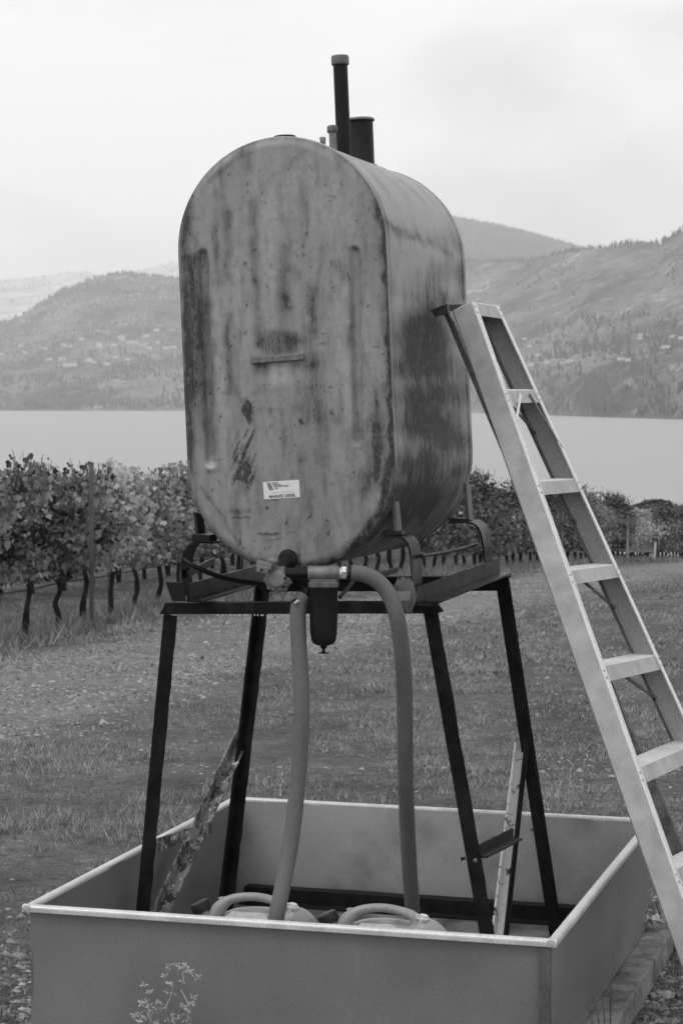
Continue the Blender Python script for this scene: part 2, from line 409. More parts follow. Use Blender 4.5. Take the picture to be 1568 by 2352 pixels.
make_stones('tray_gravel', X[k], Y[k], .012, 'dark gravel on the ground around the foot of the metal tray', .33)

# ------------------------------------------------------------------ lake and far hills
LZ = EYE - 22.0
m, t, b = newmat('lake_water'); M['lake'] = m
b.inputs['Base Color'].default_value = g(.32); b.inputs['Roughness'].default_value = .38; b.inputs['IOR'].default_value = 1.33
b.inputs['Metallic'].default_value = .0
bump(t, b, ntex(t, .25, 6, .7), .5, .5)
mb = MB(); mb.add([(-4500, 150, LZ), (4500, 150, LZ), (4500, 9000, LZ), (-4500, 9000, LZ)], [(0, 1, 2, 3)]); mb.build('lake', 'lake', kind='structure')

us = np.linspace(-900, 2500, 341)
def col(tab, u):                                    # tab: list of (u, value)
    return np.interp(u, [a[0] for a in tab], [a[1] for a in tab])
shore = [(-900, 942), (0, 943), (784, 944), (1100, 948), (1400, 958), (1568, 963), (2500, 975)]
ridge = [(-900, 790), (-200, 770), (0, 747), (60, 723), (102, 696), (150, 666), (210, 643), (285, 630), (330, 634), (408, 642), (560, 640), (784, 620), (1000, 603), (1070, 603), (1208, 603), (1282, 588), (1343, 574), (1427, 568), (1511, 564), (1545, 544), (1568, 530), (1700, 480), (2500, 430)]
# rows of the slope: (fraction of the shore-ridge height, metres behind the shore)
rows = [(-.06, -40), (0, 0), (.06, 40), (.2, 170), (.30, 330), (.36, 620), (.41, 950), (.47, 1150), (.60, 1500), (.75, 1900), (.9, 2350), (1.0, 2700)]
rf = np.array([r[0] for r in rows]); rd = np.array([r[1] for r in rows])
tt = np.linspace(0, len(rows) - 1, 111)
def hillpt(u, tv, extra=True):
    f = np.interp(tv, range(len(rows)), rf); d = np.interp(tv, range(len(rows)), rd)
    vs_ = col(shore, u); vr = col(ridge, u); D = 22 * F / (vs_ - HV) * .985
    v = vs_ + (vr - vs_) * f
    Y = D + d * (.75 + .25 * (D / 4800))
    if extra and f > .04: v += (noise.noise(Vector((u * .012, tv * .9, 1))) * 9 + noise.noise(Vector((u * .04, tv * 2.2, 4))) * 4) * min(1, (f - .04) * 8) * (1 if f < .97 else .35)
    X = (u - CU) / F * Y
    return X, Y, EYE - (v - HV) / F * Y
HV_ = np.array([hillpt(u, tv) for tv in tt for u in us])
back = HV_[-len(us):].copy(); back[:, 1] += 600; back[:, 0] *= 1.1; back[:, 2] -= 260
HV_ = np.concatenate([HV_, back]); nr = len(tt) + 1; I = np.arange(nr * len(us)).reshape(nr, -1)
FH = np.stack([I[:-1, :-1], I[:-1, 1:], I[1:, 1:], I[1:, :-1]], -1).reshape(-1, 4)
m, t, b = newmat('far_slope'); M['hill'] = m
n1 = ntex(t, .004, 7, .65, (1, .6, 2.5)); n2 = ntex(t, .03, 6, .7, (1, 1, 2))
n4 = ntex(t, .014, 7, .75, (1, .5, 2.5)); colr = mixf(t, rmp(t, n1, .40, .60), .07, .20); colr = mth(t, 'ADD', colr, rmp(t, ntex(t, .009, 6, .65, (1, .8, 3)), .60, .66, 0, .16)); colr = mth(t, 'ADD', colr, rmp(t, n4, .56, .70, 0, .22)); colr = mth(t, 'MULTIPLY', colr, rmp(t, n2, .3, .7, .6, 1.4))
L(t, colr, b.inputs['Base Color']); b.inputs['Roughness'].default_value = 1; b.inputs['Specular IOR Level'].default_value = 0
npmesh('far_hillside', HV_, FH, 'hill', None, True, 'structure')
def ridge_mesh(name, tab, dist, vbase, mat):
    rr = []
    uu = np.linspace(tab[0][0], tab[-1][0], 200)
    for k in range(14):
        f = k / 13
        for u in uu:
            v = vbase + (col(tab, u) - vbase) * math.sin(f * math.pi / 2) + noise.noise(Vector((u * .02, f * 3, dist))) * 5 * (f < .99)
            Y = dist * (1 + .7 * f); rr.append(((u - CU) / F * Y, Y, EYE - (v - HV) / F * Y))
    for u in uu:
        Y = dist * 1.8; rr.append(((u - CU) / F * Y, Y, -25))
    rr = np.array(rr); I = np.arange(15 * 200).reshape(15, 200)
    FF = np.stack([I[:-1, :-1], I[:-1, 1:], I[1:, 1:], I[1:, :-1]], -1).reshape(-1, 4)
    npmesh(name, rr, FF, mat, None, True, 'structure')
left_far = [(-900, 700), (-300, 660), (0, 644), (60, 640), (120, 634), (189, 624), (260, 640), (330, 621), (408, 604), (520, 590), (640, 610), (800, 700)]
right_far = [(850, 620), (930, 540), (1000, 505), (1040, 505), (1090, 513), (1141, 522), (1225, 543), (1309, 566), (1400, 600), (1500, 640)]
m, t, b = newmat('forested_slope'); M['forest_slope'] = m
n1 = ntex(t, .006, 7, .7, (1, .6, 2)); L(t, mixf(t, rmp(t, n1, .4, .6), .045, .11), b.inputs['Base Color']); b.inputs['Roughness'].default_value = 1; b.inputs['Specular IOR Level'].default_value = 0
m, t, b = newmat('frosted_slope'); M['frost_slope'] = m  # mist painted into the slope colour as paleness, along with snow dusting
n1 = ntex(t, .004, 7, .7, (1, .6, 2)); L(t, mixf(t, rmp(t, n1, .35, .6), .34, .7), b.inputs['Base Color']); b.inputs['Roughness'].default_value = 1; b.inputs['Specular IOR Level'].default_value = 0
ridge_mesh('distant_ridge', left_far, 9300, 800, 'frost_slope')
ridge_mesh('forested_ridge', right_far, 6600, 800, 'forest_slope')

# conifers on the far side
def cone_tree(tiers=4, sides=7, jag=.25, rad=.2, seed=0):
    r_ = random.Random(seed); mb = MB(); tone = []
    for k in range(tiers):
        z0 = .12 + .80 * k / tiers; z1 = min(1, z0 + 1.25 / tiers); rr = rad * (1 - k / tiers * .85)
        vs = [(0, 0, z1)] + [(math.cos(6.283 * j / sides) * rr * r_.uniform(1 - jag, 1 + jag), math.sin(6.283 * j / sides) * rr * r_.uniform(1 - jag, 1 + jag), z0 + r_.uniform(-.03, .03)) for j in range(sides)]
        mb.add(vs, [(0, 1 + j, 1 + (j + 1) % sides) for j in range(sides)]); tone += [.3] + [r_.uniform(0, 1) for _ in range(sides)]
    mb.add([(.012, 0, 0), (-.01, .01, 0), (-.01, -.01, 0), (0, 0, .3)], [(0, 1, 3), (1, 2, 3), (2, 0, 3)]); tone += [0] * 4
    return mb, tone
protos = []
for k in range(4):
    mb, tone = cone_tree(5, 8, .35, [.20, .16, .26, .3][k], k)
    me_o = mb.build('conifer_tree', 'conifer', attrs={'tone': tone}); protos.append(me_o)
def density(u, tv, f):
    nn_ = noise.noise(Vector((u * .011, f * 9, 2.2))) + .5 * noise.noise(Vector((u * .04, f * 25, 5)))
    if u < 700:
        if f > .47: return .9 if nn_ > -.18 else .12
        if f > .33: return .5 if nn_ > .0 else .1
        return .75 if nn_ > .02 else .13
    if f > .985: return .9
    if f > .60: return .35 if nn_ > .33 else .02
    if f > .36: return .8 if nn_ > .02 else .06
    return .4 if nn_ > .16 else .06
hs = [(8, 817), (60, 812), (52, 780), (108, 803), (112, 828), (150, 797), (164, 798), (146, 827), (173, 841), (156, 841), (190, 780), (207, 829), (217, 834), (232, 797), (248, 838), (268, 823), (281, 777), (265, 797), (283, 785), (295, 828), (313, 789), (338, 779), (330, 797), (345, 801), (362, 760), (366, 792), (384, 799), (401, 797), (386, 800), (118, 828), (230, 795), (300, 790),
      (1202, 781), (1233, 817), (1253, 834), (1288, 835), (1306, 832), (1218, 841), (1422, 829), (1437, 830), (1467, 779), (1520, 801), (1528, 801), (1467, 776), (1540, 775), (1560, 780), (1214, 798)]
pts = []
tries = 0
while len(pts) < 9500 and tries < 90000:
    tries += 1
    u = random.uniform(-350, 2000); tv = random.uniform(1.2, 11.0) if random.random() < .93 else 11
    f = float(np.interp(tv, range(len(rows)), rf))
    if 440 < u < 1040 and random.random() < .8: continue
    if random.random() > density(u, tv, f): continue
    X, Y, Z = hillpt(u, tv); vt_ = HV + F * (EYE - Z) / Y
    if any(abs(u - a_) < 9 and -2 < vt_ - b_ < 13 for a_, b_ in hs): continue
    h = random.choice([random.uniform(6, 12), random.uniform(8, 17)]) * (.95 if u > 1000 else 1)
    if f > .97 and u > 1000: h *= random.uniform(.7, 1.3)
    pts.append((X, Y, Z, h, u, f))
# the 260 that show largest are individuals, the rest is forest
pts.sort(key=lambda p: -(p[3] / p[1]) * (1 if (0 < p[4] < 410 or 1085 < p[4] < 1568) else .0))
first = {}
for i, (X, Y, Z, h, u, f) in enumerate(pts[:260]):
    k = i % 4; pr = protos[k]
    o = pr if k not in first else pr.copy()
    if k in first: C.objects.link(o)
    first[k] = 1
    o.location = (X, Y, Z - .5); o.scale = (h, h, h); o.rotation_euler = (0, 0, random.uniform(0, 6))
    side = 'right of' if u > 784 else 'left of'
    if f < .33: lab = 'hazy dark conifer on the steep lakeside bank %s the fuel tank' % side
    elif f < .6: lab = 'hazy dark conifer between the houses on the bench %s the fuel tank' % side
    else: lab = 'hazy dark conifer high on the far slope %s the fuel tank' % side
    tag(o, lab, 'conifer', 'conifers on the hillside across the lake, ' + ('lower bank ' if f < .33 else 'bench ' if f < .6 else 'upper slope ') + side)
rest = pts[260:]
mb, tone = cone_tree(3, 6, .35, .2, 9); bv = np.array(mb.v); bf = np.array([f_ for f_ in mb.f]); bt = np.array(tone)
def forest(name, plist, label):
    n = len(plist); pa = np.array([p[:4] for p in plist]); an = rng.uniform(0, 6.28, n); c_, s_ = np.cos(an)[:, None], np.sin(an)[:, None]
    wv = rng.uniform(.8, 1.5, n)[:, None]
    x = (bv[None, :, 0] * c_ - bv[None, :, 1] * s_) * wv; y = (bv[None, :, 0] * s_ + bv[None, :, 1] * c_) * wv
    VV = np.stack([pa[:, 0:1] + x * pa[:, 3:4], pa[:, 1:2] + y * pa[:, 3:4], pa[:, 2:3] - .5 + bv[None, :, 2] * pa[:, 3:4]], -1).reshape(-1, 3)
    FF = (bf[None] + (np.arange(n) * len(bv))[:, None, None]).reshape(-1, 3)
    tn = np.clip(bt[None] * .6 + rng.uniform(0, .6, n)[:, None], 0, 1).ravel()
    tag(npmesh(name, VV, FF, 'conifer', {'tone': tn}, False, 'stuff'), label, 'forest')
forest('hillside_forest', rest, 'hazy conifer woods scattered over the hillside across the lake')
fr_pts = []
for _ in range(4200):
    right = random.random() < .88
    if right:
        u = random.uniform(950, 1345); f = random.random() ** .7; dist = 6600; tab = right_far
    else:
        u = random.uniform(-300, 640); f = random.random() ** .8; dist = 9000; tab = left_far
    v = 800 + (col(tab, u) - 800) * math.sin(f * math.pi / 2); Y = dist * (1 + .7 * f)
    fr_pts.append(((u - CU) / F * Y, Y, EYE - (v - HV) / F * Y - 3, random.uniform(14, 26)))
forest('ridge_forest', fr_pts, 'misty forest covering the ridges behind the hillside')

# houses
def make_house():
    r_ = thing('hillside_house', 'x', 'house')
    mb = MB(); mb.box((0, 0, 2.0), (13, 8, 4.6)); mb.box((4, -4.5, 1.2), (4, 1.2, 3)); mb.build('wall', 'housewall', r_, loc=(0, 0, 0))
    mb = MB(); mb.add([(-7, -4.6, 4.2), (7, -4.6, 4.2), (7, 4.6, 4.2), (-7, 4.6, 4.2), (-7, 0, 6.4), (7, 0, 6.4)], [(0, 1, 5, 4), (2, 3, 4, 5), (0, 4, 3), (1, 2, 5), (0, 3, 2, 1)])
    mb.build('roof', 'houseroof', r_, loc=(0, 0, 0))
    mb = MB()
    for x in (-4, -1, 2): mb.box((x, -4.02, 2.2), (1.6, .1, 1.3))
    mb.build('window', 'black_dull', r_, loc=(0, 0, 0)); return r_
house = make_house(); used = False
for (u, v) in hs:
    # find the row that appears at v
    best = min(((abs(EYE - (lambda q: q[2])(hillpt(u, tv)) - (v - HV) / F * hillpt(u, tv)[1]) / hillpt(u, tv)[1], tv) for tv in np.linspace(2.5, 8.5, 40)), key=lambda q: q[0])
    X, Y, Z = hillpt(u, best[1])
    if u > 1000:
        lab, gp = 'tiny pale house on the bench across the lake, right of the ladder', 'houses across the lake right of the ladder'
    else:
        lab, gp = 'tiny pale house on the bench across the lake, left of the tank', 'houses across the lake left of the tank'
    sc = random.uniform(.9, 1.4) * (.62 if u > 1000 else 1)
    if not used: house.location = (X, Y - 6, Z); house.rotation_euler = (0, 0, random.uniform(-.5, .5)); house.scale = (sc,) * 3; tag(house, lab, 'house', gp); used = True
    else: copy_tree(house, (X, Y - 6, Z), random.uniform(-.5, .5), (sc,) * 3, lab, gp)

# ------------------------------------------------------------------ vineyard
def leaf_batch(n, sampler, size, tmean, tspread, seed):
    r_ = np.random.default_rng(seed); p, tn0 = sampler(r_, n)
    shp = np.array([(0, -.5), (.42, -.42), (.55, .05), (.25, .15), (0, .62), (-.25, .15), (-.55, .05), (-.42, -.42)])
    dz = np.array([0, .12, .16, .02, .1, .02, .16, .12])
    nl = r_.normal(0, 1, (n, 3)); nl[:, 2] = np.abs(nl[:, 2]) * .6; nl[:, 1] *= 1; nl /= np.linalg.norm(nl, axis=1)[:, None]
    up = r_.normal(0, .5, (n, 3)); up[:, 2] -= 1; tx = np.cross(up, nl); tx /= np.linalg.norm(tx, axis=1)[:, None] + 1e-9; ty = np.cross(nl, tx)
    sz = size * r_.uniform(.45, 1.35, n)
    v = p[:, None] + (tx[:, None] * shp[None, :, 0:1] + ty[:, None] * shp[None, :, 1:2] + nl[:, None] * dz[None, :, None]) * sz[:, None, None]
    Fc = []
    tn = np.repeat(np.clip(tn0 + r_.normal(tmean, tspread, n), 0, 1), 8)
    a = (np.arange(n) * 8)[:, None]
    FF = np.concatenate([a + np.array([[0, 1, 2, 3]]), a + np.array([[0, 3, 4, 5]]), a + np.array([[0, 5, 6, 7]])])
    return v.reshape(-1, 3), FF, tn
def vine_proto(seed, tmean, nleaf=900, top=1.80, size=.058, low=.60):
    r_ = thing('grapevine', 'x', 'grapevine')
    rd_ = random.Random(seed)
    def sampler(rg, n):
        # shoots: columns rising from the cordon, leaves along them
        ns = 15; sx = rg.uniform(-.58, .58, ns); st = rg.uniform(top - .42, top + .14, ns); k = rg.integers(0, ns, n)
        st = st - .22 * np.clip(np.abs(sx) - .22, 0, 1) / .35; z = low + (st[k] - low) * rg.random(n) ** .85
        wdt = .11 + .08 * np.sin(np.clip((z - .6) / 1.2, 0, 1) * 3.14)
        x = sx[k] + rg.normal(0, .09, n); y = rg.normal(0, 1, n) * wdt
        cl = np.array([noise.noise(Vector((a * 2.3 + seed * 5, c * 2.3, seed))) for a, c in zip(x, z)])
        keep = rg.random(n) < .62 + cl
        z = np.where(keep, z, .5 + (z - .5) * .85); z = np.where(rg.random(n) < .02, z + rg.uniform(0, .08, n), z)
        tone = cl * .75 - .10 * (z > 1.45) + .12 * (z < .9)
        return np.stack([x, y, z], -1), tone
    v, f, tn = leaf_batch(nleaf, sampler, size, tmean, .12, seed)
    me = npmesh('foliage', v, f, 'leaf', {'tone': tn}); me.parent = r_
    # trunk, arms and shoots
    mb = MB(); x0 = rd_.uniform(-.05, .05); pth = [(x0, 0, -.05)]
    for q in range(1, 6): pth.append((x0 + rd_.uniform(-.05, .05), rd_.uniform(-.04, .04), .16 * q))
    mb.tube(pth, [.042, .034, .030, .028, .03, .034], 8, smooth_path=3)
    if rd_.random() < .5: mb.tube([(x0 + .05, .02, -.05), (x0 + .07, .02, .2), (x0 + .02, 0, .5)], [.02, .018, .012], 6, smooth_path=3)
    for sgn in (-1, 1): mb.tube([(x0, 0, .74), (x0 + sgn * .18, 0, .84), (x0 + sgn * .5, rd_.uniform(-.03, .03), .86)], [.026, .018, .012], 6, smooth_path=3)
    mb.build('trunk', 'trunk', r_, loc=(0, 0, 0))
    mb = MB()
    for q in range(14):
        x = rd_.uniform(-.55, .55); mb.tube([(x, 0, .85), (x + rd_.uniform(-.08, .08), rd_.uniform(-.1, .1), 1.3), (x + rd_.uniform(-.15, .15), rd_.uniform(-.15, .15), top + rd_.uniform(-.1, .1))], [.006, .005, .003], 4, smooth_path=2)
    mb.build('shoots', 'trunk', r_, loc=(0, 0, 0))
    return r_
protoV = [vine_proto(11, .25, 2900), vine_proto(12, .38, 2755), vine_proto(13, .58, 2465), vine_proto(14, .30, 2900), vine_proto(15, .48, 2465), vine_proto(16, .80, 2755)]
protoV += [vine_proto(17, .14, 2500, low=.34), vine_proto(18, .22, 2400, low=.36), vine_proto(19, .46, 2200, low=.34), vine_proto(20, .74, 2400, low=.36), vine_proto(21, .30, 2300, low=.32)]
FARK = {0: 6, 1: 7, 2: 8, 3: 6, 4: 10, 5: 9}
usedV = set(); ROT = math.atan2(.957, .29)
def put_vine(kind, x, y, label, group, sc=1.):
    pr = protoV[kind]; rz = ROT + (math.pi if random.random() < .5 else 0) + random.uniform(-.06, .06); s3 = (random.uniform(.76, .88), random.uniform(.9, 1.15), sc * random.uniform(.93, 1.06)); lc = (x, y, ground_z(x, y))
    if kind not in usedV:
        usedV.add(kind); pr.location = lc; pr.rotation_euler = (0, 0, rz); pr.scale = s3; tag(pr, label, 'grapevine', group); return pr
    return copy_tree(pr, lc, rz, s3, label, group)
ordn = ['first', 'second', 'third', 'fourth', 'fifth', 'sixth', 'seventh', 'eighth', 'ninth', 'tenth', 'eleventh', 'twelfth']
gnear = 'grapevines of the front row left of the tank'; gfar = 'grapevines of the front row seen under and right of the tank'
seq_near = {-4: 1, -3: 0, -2: 3, -1: 0, 0: 0, 1: 3, 2: 0, 3: 5, 4: 2, 5: 1, 6: 4, 7: 1, 8: 2, 9: 4, 10: 2, 11: 2, 12: 4}
cnt = 0
tops = ([1060, 1085, 1105, 1130, 1150, 1175, 1215, 1300, 1345, 1362, 1378, 1390, 1405, 1425, 1436, 1485, 1500, 1525, 1570], [.95, 1.03, 1.02, .90, .80, 1.02, 1.0, .98, 1.0, .93, .78, .95, 1.03, 1.0, .80, .80, .92, 1.0, .96])
for k in range(-4, 98):
    x, y = rowpt(3.06 + k * .75); u = CU + F * x / y
    if k < 13:
        kind = seq_near.get(k, 1)
    else:
        kind = random.choice([0, 1, 3, 1, 0, 3]) if u > 1040 else random.choice([1, 2, 4, 2, 3])
        if 1128 < u < 1168: kind = 4
        if 1345 < u < 1385: kind = 2
        if 1385 < u < 1432: kind = 0
        if 1432 < u < 1488: kind = 5
        if u >= 1488: kind = random.choice([1, 4, 3])
    sc = 1.0
    if 3 <= k <= 4: sc = .92
    if 5 <= k <= 12: sc = .93
    if u > 1050: sc = float(np.interp(u, *tops))
    if -30 < u < 415:
        lab = '%s grapevine of the front row counted from the left edge, %s leaves' % (ordn[min(cnt, 11)], ['dark', 'mid grey', 'pale mottled', 'dark', 'mixed grey', 'palest'][kind]); cnt += 1; put_vine(kind, x, y, lab, gnear, sc)
    elif u <= -30: put_vine(kind, x, y, 'dark grapevine at the near end of the row, cut by the left edge', 'grapevines beyond the left edge', sc)
    else:
        tone_w = ['dark', 'dark', 'pale', 'dark', 'mixed', 'palest'][kind]
        wh = 'under the tank' if u < 950 else 'between tank and ladder' if u < 1250 else 'right of the ladder'
        put_vine(FARK[kind] if u > 950 else kind, x, y, '%s leafed grapevine in the receding row %s' % (tone_w, wh), gfar + ', ' + tone_w + ' ' + wh, sc)
for k in range(1, 76):
    x, y = rowpt(k * 1.0, 2.7)
    put_vine(random.choice([2, 4, 1, 5]), x, y, 'grapevine of the second row glimpsed behind the front row', 'grapevines of the second row', .72 if k < 16 else .84)
for k in range(12, 76):
    x, y = rowpt(k * 1.0, 5.4)
    put_vine(random.choice([2, 4, 5]), x, y, 'grapevine of the third row glimpsed low between the trunks', 'grapevines of the third row', .8)

# trellis posts
def post(u, vt, vb, Yd, r, label, mat='post', name='trellis_post', square=True):
    bt_ = P(u, vb, Yd); bt_.z = ground_z(bt_.x, bt_.y) - .1; tp = P(u, vt, Yd)
    mb = MB()
    if square: mb.sweep([(-r, -r), (r, -r), (r, r), (-r, r)], bt_, tp, (1, 0, 0), (0, 1, 0), 6, .0)
    else: mb.tube([bt_, tp], r, 10)
    o = mb.build(name, mat, loc=None); o.data.transform(Matrix.Translation(-bt_)); o.location = bt_
    return tag(o, label, 'post')
for q in range(1):
    post(211, 1062, 1397, 23.3, .022, 'dark trellis post standing between the dark and pale vines left of the tank')
    post(253, 1056, 1370, 26.6, .028, 'second trellis post, thinner and further back behind the pale vine')
    post(1440, 1185, 1292, 57.5, .035, 'pale thin trellis post beside the palest vines right of the ladder', 'postlight')
    post(1504, 1165, 1290, 62, .07, 'dark trellis end post behind the white marker stake')
    st = P(1499, 1292, 60); tp = P(1503.5, 1246, 60); mb = MB(); mb.tube([st - Vector((0, 0, .3)), tp], .035, 10); o = mb.build('marker_stake', 'stake'); o.data.transform(Matrix.Translation(-st)); o.location = st
    tag(o, 'short leaning white marker stake at the end of the vines', 'stake')
    bx_ = P(1494, 1278, 60); mb = MB(); mb.box((0, 0, 0), (.1, .08, .16)); mb.tube([(0, 0, -.08), (0, 0, -.5)], .02, 8)
    tag(mb.build('irrigation_valve', 'postlight', loc=bx_, bevel=.01), 'small pale irrigation valve box beside the white stake', 'valve box')
# drip line and wires
mb = MB(); pts_ = []
for k in range(-3, 80, 1):
    x, y = rowpt(k); pts_.append((x, y, ground_z(x, y) + .5 + .015 * math.sin(k * 2.1)))
mb.tube(pts_, .008, 6); tag(mb.build('drip_line', 'wire'), 'dark drip irrigation line strung low along the vine trunks', 'irrigation line')
# round dark tree beyond the vineyard
tr = P(1490, 1250, 92); tr.z = ground_z(tr.x, tr.y)
T = thing('round_tree', 'dark round topped tree rising beyond the far end of the vines', 'tree', tr)
def tsamp(rg, n):
    cs = np.array([(-.8, 0, 4.7), (.3, .2, 5.2), (.1, -.2, 4.6), (1.5, 0, 4.3), (-.2, .1, 4.0), (.7, 0, 3.6), (2.6, .3, 4.9)]); rr = np.array([.75, .8, .8, .7, .9, .9, .7])
    k = rg.integers(0, 7, n); d = rg.normal(0, 1, (n, 3)); d /= np.linalg.norm(d, axis=1)[:, None]; return cs[k] + d * (rr[k] * rg.random(n) ** .33)[:, None] * np.array([1, 1, .75]), np.zeros(n)
v, f, tn = leaf_batch(2600, tsamp, .22, .06, .06, 77); ob = npmesh('crown', v, f, 'leaf', {'tone': tn}); ob.parent = T
zt = EYE - (1150 - HV) / F * 92 - tr.z; ob.scale = (1, 1, zt / 5.7)
mb = MB(); mb.tube([(0, 0, -.2), (.1, 0, 2), (.2, 0, 4 * zt / 5.7)], [.18, .13, .06], 8, smooth_path=3); mb.tube([(.1, 0, 2), (1.6, 0, 3.9 * zt / 5.7)], [.1, .04], 8); mb.build('trunk', 'trunk', T, loc=(0, 0, 0))

# ------------------------------------------------------------------ spill tray
hr = 1.42; zr = EYE - hr; ZF = EYE - 1.77
cFL = onz(52, 2086, zr); cFR = onz(1276, 2168, zr); cBL = onz(535, 1834, zr); cBR = onz(1503, 1886, zr)
T = thing('spill_tray', 'large open grey sheet metal tray with bright rolled rim under the tank stand', 'spill tray', (TRAY_C[0], TRAY_C[1], ZF))
ins = .018
cen = (cFL + cFR + cBL + cBR) / 4
def inn(p, d=ins): return p + (cen - p).normalized() * d * 1.4
corners = [cFL, cFR, cBR, cBL]; wc = [inn(p) for p in corners]
def wallmb(a, b_, th=.004):
    dirv = (b_ - a).normalized(); nrm = Vector((-dirv.y, dirv.x, 0)); mb = MB(); n = 24; nzr = 6; vs = []; fs = []
    for s_ in (0, 1):
        for i in range(n + 1):
            for j in range(nzr + 1):
                p = a.lerp(b_, i / n); z = ZF - .0 + (zr - ZF) * j / nzr
                bow = .006 * math.sin(math.pi * i / n) * (j / nzr) + .0025 * noise.noise(Vector((i * .35, j * .5, a.x * 3)))
                q = p + nrm * (bow + (th if s_ else 0)); vs.append((q.x, q.y, z))
    st_ = (n + 1) * (nzr + 1)
    for s_ in (0, 1):
        for i in range(n):
            for j in range(nzr):
                a0 = s_ * st_ + i * (nzr + 1) + j; q = (a0, a0 + nzr + 1, a0 + nzr + 2, a0 + 1); fs.append(q if s_ == 0 else q[::-1])
    mb.add(vs, fs, True); return mb
for i, mt in ((0, 'tray'), (1, 'tray'), (2, 'traystain'), (3, 'tray')): wallmb(wc[i], wc[(i + 1) % 4]).build('wall', mt, T)
for i in range(4):
    a_, b_ = corners[i], corners[(i + 1) % 4]; d_ = (b_ - a_).normalized(); nr_ = Vector((-d_.y, d_.x, 0))
    pr_ = []
    for q in range(10): an_ = math.pi * q / 9; pr_.append((.013 + .013 * math.cos(an_), .001 + .009 * math.sin(an_)))
    pr_ += [(.0, -.010), (.004, -.012), (.006, -.004), (.022, -.004), (.026, -.006)]
    mb = MB(); mb.sweep(pr_, a_ - d_ * .002, b_ + d_ * .002, nr_, (0, 0, 1), 16, .0); mb.build('rim', 'rim', T, bevel=.0015)
mb = MB(); mb.add([(p.x, p.y, ZF + .003) for p in wc], [(0, 1, 2, 3)]); mb.add([(p.x, p.y, ZF - .003) for p in wc], [(3, 2, 1, 0)]); mb.build('floor', 'trayfloor', T)
mb = MB()
p = wc[1] + Vector((-.004, -.012, 0)); d_ = (wc[0] - wc[1]).normalized()
mb.sweep([(0, 0), (.03, 0), (.03, .003), (0, .003)], Vector((p.x, p.y, ZF + .002)), Vector((p.x, p.y, zr - .012)), d_, Vector((.27, -.96, 0)).normalized() * 1.0)
mb.build('corner_seam', grunge('seam_weld', .07, .12, 14, rough=.6), T)
# timber frame below
T = thing('timber_frame', 'weathered timber frame lying on the gravel beneath the metal tray', 'timber frame', (TRAY_C[0], TRAY_C[1], 0))
def plank(a, b_, out_, wdt, z0, z1, name='plank'):
    d_ = (b_ - a).normalized(); o_ = Vector((d_.y, -d_.x, 0)); n = 20; mb = MB()
    mb.sweep([(-.05, z0), (wdt, z0), (wdt, z1), (-.05, z1)], Vector((a.x, a.y, 0)), Vector((b_.x, b_.y, 0)), o_, (0, 0, 1), 20, .0015); return mb.build(name, 'wood', T, bevel=.004)
dfr = (wc[2] - wc[1]).normalized(); drl = (wc[1] - wc[0]).normalized()
plank(wc[1] - dfr * .10, wc[2] + dfr * .06, None, .085, .0, ZF - .008)
plank(wc[0] - drl * .02, wc[1] + drl * .08, None, .035, .0, ZF - .012)
plank(wc[3] + dfr * .0, wc[0] - dfr * .02, None, .05, .0, ZF - .008)
plank(wc[2], wc[3], None, .05, .0, ZF - .010)
q = wc[2] + dfr * .03 + Vector((.11, -.03, 0)); mb = MB(); mb.box((q.x, q.y, .02), (.045, .05, .115), Matrix.Rotation(-.29, 3, 'Z')); mb.build('peg', 'wood', T, bevel=.003)
# crumpled scrap on the timber, stones
q = P(1500, 2132, 7.25); mb = MB()
vs = []
for i in range(7):
    for j in range(6): vs.append((q.x + .075 * (i / 6 - .5) + random.uniform(-.008, .008), q.y + .06 * (j / 5 - .5) + random.uniform(-.01, .01), ZF + .012 + random.uniform(0, .035)))
mb.add(vs, [(i * 6 + j, i * 6 + j + 1, (i + 1) * 6 + j + 1, (i + 1) * 6 + j) for i in range(6) for j in range(5)]); o = mb.build('paper_scrap', 'white'); tag(o, 'small crumpled white scrap lying on the timber at the tray corner', 'scrap')
md = o.modifiers.new('s', 'SOLIDIFY'); md.thickness = .0015
for i, (u, v, sz) in enumerate([(1528, 2290, .035), (1500, 2160, .018), (1519, 2168, .014)]):
    q = onz(u, v, .0); mb = MB(); r2 = random.Random(i + 3); vs = []
    for a_ in range(8): vs.append((math.cos(a_ * .785) * sz * r2.uniform(.7, 1.1), math.sin(a_ * .785) * sz * r2.uniform(.6, 1), sz * .05))
    vs2 = [(x * .75, y * .75, sz * .4 + r2.uniform(0, .004)) for x, y, z in vs]
    mb.add(vs + vs2, [(j, (j + 1) % 8, 8 + (j + 1) % 8, 8 + j) for j in range(8)] + [tuple(range(8, 16))]); o = mb.build('flat_stone', 'postlight', loc=(q.x, q.y, .0))
    tag(o, ['largest flat pale stone on the gravel at bottom right', 'pale pebble on the gravel just behind the timber end', 'small round pale pebble right of the timber peg'][i], 'stone')

